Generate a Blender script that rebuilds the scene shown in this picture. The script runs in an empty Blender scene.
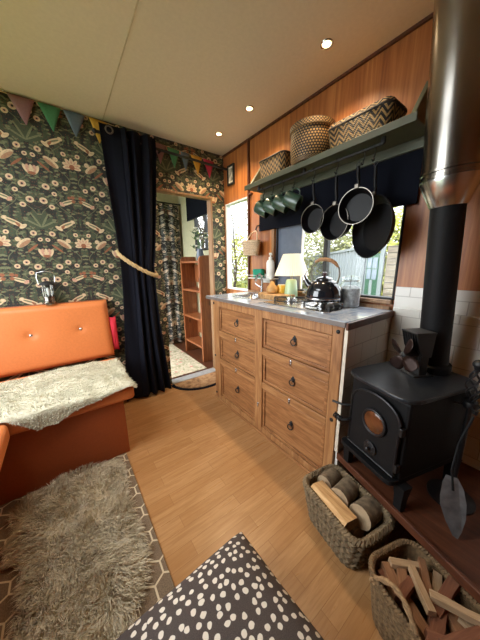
import bpy, bmesh, math, random
from mathutils import Vector, Matrix, noise
rnd = random.Random(7)
PI = math.pi
scn = bpy.context.scene
col = scn.collection
H = 1.15

# ------------------------------------------------------------------ materials
class NT:
    def __init__(s, name):
        s.m = bpy.data.materials.new(name); s.m.use_nodes = True
        s.t = s.m.node_tree; s.n = s.t.nodes; s.l = s.t.links
        s.b = s.n['Principled BSDF']
    def new(s, ty, **k):
        n = s.n.new(ty)
        for a, v in k.items(): setattr(n, a, v)
        return n
    def put(s, sock, v):
        if isinstance(v, bpy.types.NodeSocket): s.l.new(v, sock)
        elif v is not None:
            if sock.type == 'RGBA' and len(v) == 3: v = (*v, 1)
            sock.default_value = v
    def math(s, op, a, b=None, c=None):
        n = s.new('ShaderNodeMath', operation=op)
        for i, v in enumerate((a, b, c)):
            if v is not None: s.put(n.inputs[i], v)
        return n.outputs[0]
    def vmath(s, op, a, b=None, out=0):
        n = s.new('ShaderNodeVectorMath', operation=op)
        s.put(n.inputs[0], a)
        if b is not None: s.put(n.inputs[1], b)
        return n.outputs['Value'] if out else n.outputs[0]
    def coord(s, kind='Object'):
        return s.new('ShaderNodeTexCoord').outputs[kind]
    def map(s, v, scale=(1,1,1), loc=(0,0,0), rot=(0,0,0), ty='POINT'):
        n = s.new('ShaderNodeMapping', vector_type=ty)
        s.put(n.inputs[0], v); n.inputs['Scale'].default_value = scale
        n.inputs['Location'].default_value = loc; n.inputs['Rotation'].default_value = rot
        return n.outputs[0]
    def noise(s, v, scale=5, detail=3, rough=.5, dist=0, col=False):
        n = s.new('ShaderNodeTexNoise'); s.put(n.inputs['Vector'], v)
        n.inputs['Scale'].default_value = scale; n.inputs['Detail'].default_value = detail
        n.inputs['Roughness'].default_value = rough; n.inputs['Distortion'].default_value = dist
        return n.outputs['Color' if col else 'Fac']
    def vor(s, v, scale=5, feature='F1', dims='3D', out='Distance', rand=1.0):
        n = s.new('ShaderNodeTexVoronoi', feature=feature, voronoi_dimensions=dims)
        s.put(n.inputs['Vector'], v); n.inputs['Scale'].default_value = scale
        n.inputs['Randomness'].default_value = rand
        return n.outputs[out]
    def ramp(s, f, *stops, const=False):
        n = s.new('ShaderNodeValToRGB'); s.put(n.inputs[0], f)
        e = n.color_ramp.elements
        if const: n.color_ramp.interpolation = 'CONSTANT'
        while len(e) < len(stops): e.new(.5)
        for q, (p, c) in zip(e, stops): q.position = p; q.color = (*c, 1)
        return n.outputs[0]
    def mix(s, f, a, b, blend='MIX'):
        n = s.new('ShaderNodeMix', data_type='RGBA', blend_type=blend)
        s.put(n.inputs[0], f); s.put(n.inputs[6], a); s.put(n.inputs[7], b)
        return n.outputs[2]
    def sep(s, v):
        n = s.new('ShaderNodeSeparateXYZ'); s.put(n.inputs[0], v); return n.outputs
    def comb(s, x=0, y=0, z=0):
        n = s.new('ShaderNodeCombineXYZ')
        for i, v in enumerate((x, y, z)): s.put(n.inputs[i], v)
        return n.outputs[0]
    def bump(s, h, strength=.3, dist=.01):
        n = s.new('ShaderNodeBump'); s.put(n.inputs['Height'], h)
        n.inputs['Strength'].default_value = strength; n.inputs['Distance'].default_value = dist
        s.l.new(n.outputs[0], s.b.inputs['Normal'])
    def fin(s, color=None, rough=.5, metal=0, **k):
        if color is not None: s.put(s.b.inputs['Base Color'], color)
        s.put(s.b.inputs['Roughness'], rough); s.put(s.b.inputs['Metallic'], metal)
        for a, v in k.items(): s.put(s.b.inputs[a.replace('_', ' ')], v)
        return s.m

def sr(r, g, b):
    f = lambda c: (c/255/12.92 if c/255 <= .04045 else ((c/255+.055)/1.055)**2.4)
    return (f(r), f(g), f(b))

def plain(name, c, rough=.5, metal=0, var=.12, scale=25, bump=0, **k):
    t = NT(name); o = t.coord()
    n = t.noise(o, scale, 4)
    a = tuple(x*(1-var) for x in c); b = tuple(min(1, x*(1+var)) for x in c)
    if bump: t.bump(n, bump, .004)
    return t.fin(t.ramp(n, (.3, a), (.7, b)), rough, metal, **k)

def wood(name, c1, c2, c3, axis='Z', scale=1.0, rough=.4, stretch=.06, knots=0, coat=0.0, bump=.05):
    t = NT(name); o = t.coord()
    sc = {'X': (stretch, 1, 1), 'Y': (1, stretch, 1), 'Z': (1, 1, stretch)}[axis]
    m = t.map(o, sc)
    w = t.noise(m, 22*scale, 4, .6, 1.2)
    f = t.noise(m, 120*scale, 3, .6)
    big = t.noise(o, 2.2*scale, 2)
    v = t.math('ADD', t.math('MULTIPLY', w, .7), t.math('MULTIPLY', f, .3))
    c = t.ramp(v, (.36, c1), (.5, c2), (.63, c3))
    c = t.mix(t.math('MULTIPLY', big, .45), c, tuple(x*.75 for x in c2))
    if knots:
        sck = {'X': (.5, 1, 1), 'Y': (1, .5, 1), 'Z': (1, 1, .5)}[axis]
        d = t.vor(t.map(o, sck), knots)
        k = t.ramp(d, (.07, (1, 1, 1)), (.14, (0, 0, 0)))
        c = t.mix(t.math('MULTIPLY', k, .7), c, tuple(x*.35 for x in c1))
    if bump: t.bump(v, bump, .003)
    return t.fin(c, rough, Coat_Weight=coat)

def wallpaper(name, s=1.0, base=sr(36,37,32), g1=sr(70,78,56), g2=sr(116,118,86), cream=sr(214,188,150), rust=sr(150,92,62), pink=sr(198,150,126), along='X', rough=.75):
    """generic mirrored leaf-and-blossom paper"""
    t = NT(name); o = t.sep(t.coord())
    hx = o['X'] if along == 'X' else o['Y']
    w = .225*s; hh = .52*s
    u = t.math('PINGPONG', t.math('ADD', hx, 9*w+.056), w)
    v = t.math('MULTIPLY', t.math('FRACT', t.math('DIVIDE', t.math('ADD', o['Z'], 5*hh+.03), hh)), hh)
    p = t.comb(t.math('DIVIDE', u, s), t.math('DIVIDE', v, s), 0)
    pw = t.vmath('ADD', p, t.vmath('SCALE', t.noise(p, 22, 2, col=True), None))
    n = pw.node.inputs[1].links[0].from_node; n.inputs['Scale'].default_value = .028
    # leaves
    c = t.mix(t.ramp(t.noise(p, 26, 3), (.45, (0,0,0)), (.6, (1,1,1))), base, tuple(x*1.5 for x in base))
    d1 = t.vor(t.map(pw, (1, .55, 1), rot=(0, 0, .6)), 27, dims='2D')
    c = t.mix(t.ramp(d1, (.33, (1,1,1)), (.42, (0,0,0))), c, g1)
    d2 = t.vor(t.map(pw, (.5, 1.1, 1), rot=(0, 0, -.7), loc=(.3, .2, 0)), 36, dims='2D')
    c = t.mix(t.ramp(d2, (.20, (1,1,1)), (.28, (0,0,0))), c, g2)
    d3 = t.vor(pw, 44, dims='2D', feature='DISTANCE_TO_EDGE')
    c = t.mix(t.ramp(d3, (.02, (.55,)*3), (.05, (0,0,0))), c, tuple(x*.55 for x in base))
    d4 = t.vor(t.map(p, loc=(.11, .07, 0)), 52, dims='2D')
    c = t.mix(t.ramp(d4, (.11, (.8,)*3), (.16, (0,0,0))), c, tuple(x*.6 for x in rust))
    # trailing stems
    for amp, ph, x0 in ((.05, 0, .075), (.06, 2.4, .15)):
        sx = t.math('SUBTRACT', t.sep(p)[0], t.math('MULTIPLY_ADD', t.math('SINE', t.math('MULTIPLY_ADD', t.sep(p)[1], 2*PI/.52*2, ph)), amp, x0))
        m = t.math('LESS_THAN', t.math('ABSOLUTE', sx), .0032)
        c = t.mix(t.math('MULTIPLY', m, .8), c, tuple(x*.8 for x in g2))
    def ell(x, y, rx, ry, a, colr, c, k=1):
        rx *= 1.22; ry *= 1.22; q = t.map(p, (rx, ry, 1), (x, y, 0), (0, 0, math.radians(a)), 'TEXTURE')
        f = t.ramp(t.vmath('LENGTH', q, out=1), (.88, (k,)*3), (1.0, (0,0,0)))
        return t.mix(f, c, colr)
    dk = tuple(x*.8 for x in base)
    # feathery green fans on the mirror line
    for a in (20, 48, 76): c = ell(.225-.045*math.cos(math.radians(a)), .40+.045*math.sin(math.radians(a)), .05, .010, -a, g1, c)
    for a in (30, 62): c = ell(.225-.05*math.cos(math.radians(a)), .405+.05*math.sin(math.radians(a)), .045, .005, -a, g2, c)
    # lotus blossom on the axis
    for a, L in ((90, .034), (55, .036), (22, .034), (-8, .03)):
        r = math.radians(a); c = ell(.026*math.cos(r), .292+.026*math.sin(r), L*.78, .0105, a, cream, c)
        c = ell(.024*math.cos(r), .292+.024*math.sin(r), L*.5, .004, a, pink, c)
    c = ell(0, .292, .014, .014, 0, rust, c)
    # tulip on the other axis
    for a, x in ((118, .200), (104, .212), (90, .225)):
        c = ell(x, .236, .026, .0105, a, cream if a != 104 else pink, c)
    c = ell(.225, .216, .018, .008, 0, rust, c)
    # crescent sprays
    c = ell(.086, .428, .046, .013, -28, cream, c); c = ell(.080, .433, .036, .0045, -24, g2, c); c = ell(.108, .412, .018, .006, -50, rust, c)
    c = ell(.130, .404, .020, .0095, 35, cream, c); c = ell(.046, .452, .012, .010, 20, cream, c)
    # seed pods, long tan petals
    c = ell(.115, .300, .040, .0165, 38, cream, c); c = ell(.120, .295, .034, .0095, 38, rust, c, .75)
    c = ell(.090, .322, .013, .012, 0, cream, c); c = ell(.158, .268, .034, .006, 40, rust, c)
    # second spray low in the repeat
    c = ell(.060, .058, .040, .0115, -24, cream, c); c = ell(.056, .062, .030, .004, -20, g2, c); c = ell(.090, .045, .015, .008, 40, pink, c)
    c = ell(.022, .070, .010, .009, 0, rust, c); c = ell(.024, .095, .011, .010, 0, rust, c); c = ell(.045, .090, .008, .008, 0, rust, c)
    # round blossoms with dark eyes
    for x, y, r in ((.165, .145, .018), (.110, .175, .016), (.060, .150, .014), (.190, .055, .019), (.150, .020, .015), (.175, .365, .016), (.040, .365, .013), (.125, .105, .013), (.205, .325, .012)):
        c = ell(x, y, r, r*.9, 20, cream, c); c = ell(x, y, r*.55, r*.5, 0, pink, c); c = ell(x, y, r*.3, r*.28, 0, dk, c)
    sh = t.noise(t.map(p, (1, 1, 1)), 95, 3, .6); c = t.mix(t.ramp(sh, (.38, (.6,)*3), (.54, (0,0,0))), c, t.mix(.4, c, base))
    return t.fin(c, rough)

M = {}
M['paper'] = wallpaper('floral_wallpaper')
M['paper_dark'] = wallpaper('floral_curtain_cloth', 1.15, base=sr(24,22,24), g1=sr(84,88,84), g2=sr(164,158,144), cream=sr(214,190,168), rust=sr(120,80,62), pink=sr(196,160,142))

def mk_floor():
    t = NT('laminate_floor'); o = t.coord()
    b = t.new('ShaderNodeTexBrick'); t.put(b.inputs['Vector'], t.map(o, loc=(.13, .02, 0)))
    b.inputs['Scale'].default_value = 1; b.inputs['Brick Width'].default_value = .42; b.inputs['Row Height'].default_value = .066
    b.inputs['Mortar Size'].default_value = .0008; b.inputs['Mortar Smooth'].default_value = .1
    b.inputs['Color1'].default_value = (*sr(172,126,80), 1); b.inputs['Color2'].default_value = (*sr(190,146,99), 1)
    b.inputs['Mortar'].default_value = (*sr(140,98,58), 1); b.offset = .37
    g = t.noise(t.map(o, (.07, 1, 1)), 70, 4, .6, .8)
    g2 = t.noise(t.map(o, (.12, 1, 1)), 16, 3, .6, 1.5)
    c = t.mix(t.math('MULTIPLY', t.ramp(g, (.4, (0,0,0)), (.65, (1,1,1))), .55), b.outputs[0], sr(150,104,58))
    c = t.mix(t.math('MULTIPLY', t.ramp(g2, (.5, (0,0,0)), (.6, (1,1,1))), .35), c, sr(160,112,64))
    return t.fin(c, t.math('MULTIPLY_ADD', g, .15, .22), Specular_IOR_Level=.5)
M['floor'] = mk_floor()
M['ceil'] = plain('painted_ceiling', sr(230,221,206), .7, var=.03, scale=60, bump=.05)
M['ply'] = wood('varnished_plywood', sr(134,76,36), sr(168,102,52), sr(196,130,72), 'Z', .8, .42, .05)
M['darkwood'] = wood('dark_stained_wood', sr(60,32,20), sr(84,46,28), sr(104,60,36), 'Z', 1.2, .45)
M['pine'] = wood('waxed_pine_upright', sr(128,84,50), sr(164,115,70), sr(190,142,94), 'Z', 1.3, .5, .08)
M['pine_y'] = wood('waxed_pine_lengthwise', sr(126,82,48), sr(162,113,68), sr(188,140,92), 'Y', 1.3, .5, .08)
M['pine_k'] = wood('knotty_pine_panel', sr(118,76,42), sr(154,104,62), sr(182,132,84), 'Y', 1.8, .5, .09, knots=6)
M['pine_o'] = wood('orange_pine', sr(116,62,32), sr(146,84,46), sr(166,104,60), 'Z', 1.3, .45, .08, knots=7)
M['trimwood'] = wood('door_frame_wood', sr(120,86,54), sr(146,108,72), sr(164,126,88), 'Z', 1.2, .5)
M['hearth'] = wood('redwood_board', sr(66,34,20), sr(86,47,28), sr(104,60,37), 'Y', 1.0, .45)
M['iron'] = plain('black_iron', (.007,.007,.008), .45, .0, bump=.1, scale=80)
M['stove'] = plain('cast_iron_paint', (.007,.007,.0075), .6, .0, bump=.15, scale=120, Specular_IOR_Level=.2)
M['stovetop'] = plain('worn_stove_plate', (.030,.034,.040), .36, .4, var=.35, scale=14, bump=.2)
M['enamel'] = plain('black_enamel', (.010,.012,.016), .12, 0, Coat_Weight=.6)
M['steel'] = plain('brushed_steel', (.55,.55,.55), .25, 1, var=.06)
M['chrome'] = plain('polished_flue_steel', (.30,.28,.25), .24, 1, var=.1, scale=6)
M['sink'] = plain('sink_steel', (.62,.64,.66), .22, 1, var=.05)
M['pan'] = plain('nonstick_black', (.006,.006,.007), .5, 0, scale=60, Specular_IOR_Level=.25)
M['panrim'] = plain('pan_rim_metal', (.22,.20,.17), .35, 1)
M['navy'] = plain('navy_cloth', (.007,.0076,.0125), .95, bump=.15, scale=350, var=.2, Specular_IOR_Level=.12)
M['navy_blind'] = plain('navy_blind_cloth', (.006,.007,.012), .95, bump=.1, scale=300, Specular_IOR_Level=.1)
M['leather'] = plain('orange_leatherette', sr(210,122,66), .42, var=.05, scale=90, bump=.06)
M['leather_dk'] = plain('rust_leatherette', sr(158,78,36), .5, var=.06, scale=90, bump=.06)
M['green'] = plain('sage_green_paint', sr(82,86,68), .5, var=.06)
M['mug'] = plain('green_enamel', sr(54,78,64), .28, var=.05, Coat_Weight=.2)
M['white'] = plain('white_plastic', sr(228,228,222), .4, var=.03)
M['cream'] = plain('cream_paint', sr(206,200,160), .7, var=.05)
M['ceramic_green'] = plain('pale_green_ceramic', sr(168,196,158), .3, var=.04)
M['sponge'] = plain('green_sponge', sr(36,140,110), .9, bump=.4, scale=150)
M['tan'] = plain('tan_weave', sr(208,182,150), .8, var=.2, scale=120, bump=.4)
M['yellow'] = plain('yellow_glaze', sr(214,170,60), .35)
M['gourd'] = plain('tan_gourd_skin', sr(190,146,88), .45, var=.2)
M['rope'] = plain('natural_rope', sr(190,164,118), .85, var=.25, scale=200, bump=.4)
M['seagrass'] = plain('seagrass_weave', sr(116,98,72), .85, var=.45, scale=55, bump=.4)
M['seagrass_h'] = plain('basket_handle_rope', sr(150,120,84), .85, var=.3, scale=120, bump=.4)
M['seagrass2'] = plain('fine_seagrass', sr(112,88,58), .85, var=.4, scale=80, bump=.4)
M['bark'] = plain('log_bark', sr(124,106,82), .9, var=.5, scale=40, bump=.6)
M['logend'] = plain('cut_log_end', sr(176,152,120), .8, var=.15, scale=40)
M['splitwood'] = wood('split_wood', sr(168,122,76), sr(206,164,112), sr(226,190,140), 'Y', 1.5, .8, .1)
M['kind1'] = wood('kindling_warm', sr(112,74,48), sr(140,98,66), sr(158,116,82), 'X', 2, .8, .1)
M['kind2'] = wood('kindling_pale', sr(140,112,82), sr(168,140,106), sr(188,160,128), 'X', 2, .8, .1)
M['kind3'] = wood('kindling_red', sr(98,58,38), sr(122,76,52), sr(140,94,66), 'X', 2, .8, .1)
M['red'] = plain('red_cloth', sr(206,40,58), .8)
M['black'] = plain('matt_black', (.012,.012,.012), .6)
M['grip'] = wood('kettle_grip_wood', sr(120,84,52), sr(160,118,78), sr(180,140,98), 'Y', 3, .5)
M['contents'] = plain('jar_contents', sr(206,208,208), .7, var=.35, scale=60)
M['concrete'] = plain('grey_panel_paint', sr(98,108,124), .25, var=.06)
M['whitepaint'] = plain('white_window_paint', sr(224,226,226), .4, var=.03)
M['brownwall'] = plain('pale_annex_wall', sr(196,190,158), .75, var=.05)
M['copper'] = plain('copper_blade', sr(46,29,24), .45, .5)
M['shovel'] = plain('worn_shovel_steel', (.17,.17,.17), .55, .7, var=.3, scale=30)
M['soil'] = plain('grass_ground', sr(96,112,58), .95, var=.4, scale=6)
M['treebark'] = plain('bare_bark', sr(58,48,38), .9, var=.3)
M['leaf'] = plain('yellow_green_leaves', sr(128,130,50), .7, var=.45, scale=3, Transmission_Weight=0)
M['leaf2'] = plain('olive_leaves', sr(100,102,58), .7, var=.45, scale=3)
M['fence'] = plain('white_corrugated_sheet', sr(104,110,114), .5, var=.06, scale=8)
M['greendoor'] = plain('green_door_paint', sr(20,64,46), .5, var=.08)
M['petal'] = plain('white_petal', sr(236,232,220), .6)
M['stem'] = plain('leaf_stem', sr(70,96,56), .6)

def mk_glass(name, tint=(1,1,1), gl=.06):
    t = NT(name); t.n.remove(t.b)
    tr = t.new('ShaderNodeBsdfTransparent'); tr.inputs[0].default_value = (*tint, 1)
    g = t.new('ShaderNodeBsdfGlossy'); g.inputs['Roughness'].default_value = .03
    lw = t.new('ShaderNodeFresnel'); lw.inputs[0].default_value = 1.45
    f = t.math('MULTIPLY', lw.outputs[0], .1+gl)
    mx = t.new('ShaderNodeMixShader'); t.l.new(f, mx.inputs[0])
    t.l.new(tr.outputs[0], mx.inputs[1]); t.l.new(g.outputs[0], mx.inputs[2])
    t.l.new(mx.outputs[0], t.n['Material Output'].inputs[0])
    return t.m
M['glass'] = mk_glass('window_glass')
M['jarglass'] = mk_glass('jar_glass', (.97,.985,.985), .25)

def mk_emit(name, c, st):
    t = NT(name); return t.fin(c, .5, Emission_Color=c, Emission_Strength=st)
M['lamp'] = mk_emit('downlight_glow', (1, .66, .30), 1.6)

def mk_shade():
    t = NT('pleated_lamp_shade'); u = t.sep(t.coord('UV'))[0]
    w = t.math('SINE', t.math('MULTIPLY', u, 2*PI*44))
    t.bump(w, .35, .004)
    return t.fin(sr(236,228,208), .8, Transmission_Weight=0, Emission_Color=sr(255,216,160), Emission_Strength=.10)
M['shade'] = mk_shade()

def mk_tiles(name, bw=.15, rh=.1):
    t = NT(name); o = t.sep(t.coord())
    v = t.comb(t.math('ADD', o[0], o[1]), t.math('ADD', o[2], .018), 0)
    b = t.new('ShaderNodeTexBrick'); t.put(b.inputs['Vector'], v)
    b.inputs['Scale'].default_value = 1; b.inputs['Brick Width'].default_value = bw; b.inputs['Row Height'].default_value = rh
    b.inputs['Mortar Size'].default_value = .0022; b.inputs['Mortar Smooth'].default_value = .35
    b.inputs['Color1'].default_value = (*sr(226,222,212), 1); b.inputs['Color2'].default_value = (*sr(216,212,202), 1)
    b.inputs['Mortar'].default_value = (*sr(186,180,170), 1)
    t.bump(t.math('SUBTRACT', 1.0, b.outputs['Fac']), .5, .004)
    return t.fin(b.outputs[0], .22)
M['tiles'] = mk_tiles('white_wall_tiles')

def mk_worktop():
    t = NT('blue_grey_tiled_worktop'); o = t.coord()
    n = t.noise(o, 9, 5, .65, 1.5)
    b = t.new('ShaderNodeTexBrick'); t.put(b.inputs['Vector'], o); b.offset = 0
    b.inputs['Scale'].default_value = 1; b.inputs['Brick Width'].default_value = .1; b.inputs['Row Height'].default_value = .1
    b.inputs['Mortar Size'].default_value = .0016
    b.inputs['Color1'].default_value = (*sr(128,146,172), 1); b.inputs['Color2'].default_value = (*sr(160,176,196), 1); b.inputs['Mortar'].default_value = (*sr(196,198,198), 1)
    c = t.mix(t.ramp(n, (.42, (0,0,0)), (.62, (.8,)*3)), b.outputs[0], sr(206,210,214))
    return t.fin(c, .18, Coat_Weight=.3)
M['worktop'] = mk_worktop()

def mk_hex():
    t = NT('hexagon_rug_weave'); o = t.coord()
    p = t.map(o, (1/.078, 1/.078, 1), (20, 20*math.sqrt(3)-.1, 0))
    s = (1, math.sqrt(3), 1); h = (.5, math.sqrt(3)/2, 0)
    flat = t.vmath('MULTIPLY', p, (1, 1, 0))
    a = t.vmath('SUBTRACT', t.vmath('MODULO', flat, s), h)
    b = t.vmath('SUBTRACT', t.vmath('MODULO', t.vmath('ADD', flat, h), s), h)
    def hd(v):
        q = t.vmath('ABSOLUTE', v); x, y, _ = t.sep(q)
        return t.math('MAXIMUM', x, t.math('ADD', t.math('MULTIPLY', x, .5), t.math('MULTIPLY', y, math.sqrt(3)/2)))
    d = t.math('MINIMUM', hd(a), hd(b))
    m = t.math('GREATER_THAN', d, .458)
    n = t.noise(o, 220, 2)
    c = t.mix(m, t.ramp(n, (.35, sr(104,88,70)), (.65, sr(130,110,88))), sr(206,190,160))
    t.bump(n, .5, .004)
    return t.fin(c, .95)
M['hex'] = mk_hex()

def mk_dots():
    t = NT('polka_dot_cloth'); o = t.coord('UV')
    p = t.map(o, (17, 17, 1)); pn = t.vmath('ADD', p, t.vmath('MULTIPLY', t.noise(p, 1.2, 2, col=True), (.4, .4, 0)))
    d = t.vor(pn, 1.0, dims='2D', rand=.62)
    w = t.noise(t.coord(), 600, 2)
    c = t.mix(t.ramp(d, (.255, (1,1,1)), (.285, (0,0,0))), t.ramp(w, (.3, sr(62,54,51)), (.7, sr(84,74,70))), sr(222,214,200))
    t.bump(w, .3, .002)
    return t.fin(c, .85)
M['dots'] = mk_dots()

def mk_zig(name, n_u, n_v, amp, c1, c2):
    t = NT(name); u, v, _ = t.sep(t.coord('UV'))
    z = t.math('PINGPONG', t.math('MULTIPLY', u, n_u), 1.0)
    f = t.math('FRACT', t.math('ADD', t.math('MULTIPLY', v, n_v), t.math('MULTIPLY', z, amp)))
    m = t.math('LESS_THAN', f, .46)
    wv = t.math('SINE', t.math('MULTIPLY', u, n_u*12)); wv2 = t.math('SINE', t.math('MULTIPLY', v, n_v*18))
    t.bump(t.math('MULTIPLY', wv, wv2), .5, .004)
    return t.fin(t.mix(m, c1, c2), .6)
BK, CR = sr(24,19,16), sr(168,132,82)
M['zig_a'] = mk_zig('zigzag_basket_small', 40, 4, 1.0, BK, CR)
M['zig_b'] = mk_zig('zigzag_basket_large', 36, 4, 1.2, BK, CR)
def mk_fleck():
    t = NT('flecked_basket_weave'); u, v, _ = t.sep(t.coord('UV'))
    r = t.math('MULTIPLY', v, 18); row = t.math('FLOOR', r)
    uu = t.math('FRACT', t.math('ADD', t.math('MULTIPLY', u, 46), t.math('MULTIPLY', row, .5)))
    vv = t.math('FRACT', r)
    q = t.vmath('LENGTH', t.comb(t.math('SUBTRACT', uu, .5), t.math('SUBTRACT', vv, .5), 0), out=1)
    return t.fin(t.mix(t.ramp(q, (.3, (1,1,1)), (.38, (0,0,0))), BK, CR), .6)
M['fleck'] = mk_fleck()

def mk_fur(name, c1, c2, c3):
    t = NT(name); o = t.coord()
    n = t.noise(o, 9, 4, .6); f = t.noise(o, 160, 2)
    v = t.math('ADD', t.math('MULTIPLY', n, .6), t.math('MULTIPLY', f, .4))
    return t.fin(t.ramp(v, (.32, c1), (.5, c2), (.68, c3)), .8, Sheen_Weight=.3)
M['fur'] = mk_fur('grey_brown_wool', sr(162,147,118), sr(204,190,160), sr(230,220,196))
M['fleece'] = mk_fur('pale_fleece', sr(176,172,148), sr(200,196,172), sr(216,212,192))
def mk_coir():
    t = NT('coir_mat_fibre'); o = t.coord()
    n = t.noise(o, 24, 3); f = t.noise(o, 220, 2)
    t.bump(f, .8, .006)
    return t.fin(t.ramp(t.math('ADD', t.math('MULTIPLY', n, .6), t.math('MULTIPLY', f, .4)), (.38, sr(120,88,58)), (.5, sr(168,128,88)), (.62, sr(188,152,110))), .95)
M['coir'] = mk_coir()
def mk_flrug():
    t = NT('faded_floral_rug'); o = t.coord()
    d = t.vor(o, 11); n = t.noise(o, 22, 4, .6, 1)
    c = t.ramp(n, (.35, sr(150,150,120)), (.5, sr(196,186,160)), (.65, sr(216,206,186)))
    c = t.mix(t.ramp(d, (.16, (.85,)*3), (.26, (0,0,0))), c, sr(200,130,124))
    d2 = t.vor(t.map(o, loc=(.4,.3,.1)), 16)
    c = t.mix(t.ramp(d2, (.14, (.8,)*3), (.22, (0,0,0))), c, sr(110,116,84))
    return t.fin(c, .95)
M['flrug'] = mk_flrug()
FL = [plain('bunting_'+n, c, .85, var=.08, scale=120, bump=.15) for n, c in (('mauve', sr(142,104,108)), ('green', sr(70,128,90)), ('blue', sr(98,114,130)), ('yellow', sr(206,158,58)), ('crimson', sr(172,46,72)), ('pink', sr(186,102,116)))]
def mk_stack():
    t = NT('weathered_timber_stack'); o = t.coord()
    z = t.sep(o)[2]
    f = t.math('FRACT', t.math('MULTIPLY', z, 9))
    n = t.noise(t.map(o, (1,1,6)), 6, 3)
    return t.fin(t.mix(t.math('LESS_THAN', f, .14), t.ramp(n, (.3, sr(84,76,66)), (.7, sr(124,114,100))), sr(60,54,48)), .9)
M['stack'] = mk_stack()
def mk_photo():
    t = NT('framed_print'); o = t.coord()
    n = t.noise(o, 24, 3)
    return t.fin(t.ramp(n, (.35, sr(90,80,70)), (.5, sr(186,176,158)), (.65, sr(222,214,198))), .3)
M['photo'] = mk_photo()

# ------------------------------------------------------------------ mesh builder
class MB:
    def __init__(s): s.v = []; s.f = []; s.mi = []; s.uv = {}; s.sm = []
    def add(s, vs, fs, mi=0, smooth=False, uvs=None):
        b = len(s.v); s.v += [Vector(v) for v in vs]
        for k, f in enumerate(fs):
            if uvs: s.uv[len(s.f)] = uvs[k]
            s.f.append([b+i for i in f]); s.mi.append(mi); s.sm.append(smooth)
        return s
    def box(s, a, b, mi=0, mat=None):
        (x0,y0,z0),(x1,y1,z1) = a, b
        vs = [Vector(p) for p in ((x0,y0,z0),(x1,y0,z0),(x1,y1,z0),(x0,y1,z0),(x0,y0,z1),(x1,y0,z1),(x1,y1,z1),(x0,y1,z1))]
        if mat: vs = [mat @ v for v in vs]
        return s.add(vs, [(0,3,2,1),(4,5,6,7),(0,1,5,4),(1,2,6,5),(2,3,7,6),(3,0,4,7)], mi)
    def prism(s, pts, z0, z1, mi=0, mat=None):
        n = len(pts)
        vs = [Vector((x,y,z0)) for x,y in pts]+[Vector((x,y,z1)) for x,y in pts]
        if mat: vs = [mat @ v for v in vs]
        return s.add(vs, [tuple(range(n-1,-1,-1)), tuple(range(n,2*n))]+[(i,(i+1)%n,n+(i+1)%n,n+i) for i in range(n)], mi)
    def loft(s, rings, closed=True, caps=(True,True), mi=0, smooth=True, capmi=None):
        n = len(rings[0]); q = [Vector(p) for p in rings[len(rings)//2]]; cu = [0]
        for i in range(n): cu.append(cu[-1]+(q[(i+1) % n]-q[i]).length if (closed or i < n-1) else cu[-1])
        tot = cu[n] or 1; cu = [c/tot for c in cu] 
        vs = [p for r in rings for p in r]; fs = []; uvs = []
        R = len(rings)
        for j in range(R-1):
            for i in range(n if closed else n-1):
                k = (i+1) % n
                fs.append((j*n+i, j*n+k, (j+1)*n+k, (j+1)*n+i))
                u0, u1, v0, v1 = cu[i], cu[i+1], j/(R-1), (j+1)/(R-1)
                uvs.append(((u0,v0),(u1,v0),(u1,v1),(u0,v1)))
        b = len(s.v)
        s.add(vs, fs, mi, smooth, uvs)
        cm = mi if capmi is None else capmi
        if closed and caps[0]: s.f.append([b+i for i in range(n-1,-1,-1)]); s.mi.append(cm); s.sm.append(False)
        if closed and caps[1]: s.f.append([b+(R-1)*n+i for i in range(n)]); s.mi.append(cm); s.sm.append(False)
        return s
    def tube(s, pts, r, n=10, closed=False, mi=0, caps=True):
        pts = [Vector(p) for p in pts]; N = len(pts)
        rr = r if isinstance(r, (list, tuple)) else [r]*N
        rings = []; up = None
        for i in range(N):
            if closed: d = pts[(i+1)%N]-pts[i-1]
            else: d = pts[min(i+1,N-1)]-pts[max(i-1,0)]
            d.normalize()
            if up is None:
                up = Vector((0,0,1)) if abs(d.z) < .9 else Vector((1,0,0))
            a = d.cross(up)
            if a.length < 1e-5: a = d.cross(Vector((.3,.9,.1)))
            a.normalize(); b = a.cross(d).normalized(); up = b
            rings.append([pts[i]+(a*math.cos(2*PI*k/n)+b*math.sin(2*PI*k/n))*rr[i] for k in range(n)])
        if closed: rings.append(rings[0])
        return s.loft(rings, True, (caps and not closed,)*2, mi)
    def lathe(s, prof, n=32, c=(0,0,0), mat=None, mi=0, caps=(True,True)):
        c = Vector(c)
        rings = [[c+Vector((r*math.cos(2*PI*k/n), r*math.sin(2*PI*k/n), z)) for k in range(n)] for r, z in prof]
        if mat: rings = [[mat @ p for p in r] for r in rings]
        return s.loft(rings, True, caps, mi)
    def ball(s, c, r, n=14, m=9, mi=0, mat=None):
        rx, ry, rz = (r,r,r) if not isinstance(r, (tuple,list)) else r
        c = Vector(c); rings = []
        for j in range(m+1):
            a = -PI/2+PI*j/m; q = max(math.cos(a), .02)
            rings.append([Vector((rx*q*math.cos(2*PI*k/n), ry*q*math.sin(2*PI*k/n), rz*math.sin(a))) for k in range(n)])
        rings = [[(mat @ p if mat else p)+c for p in r_] for r_ in rings]
        return s.loft(rings, True, (True,True), mi)

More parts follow.
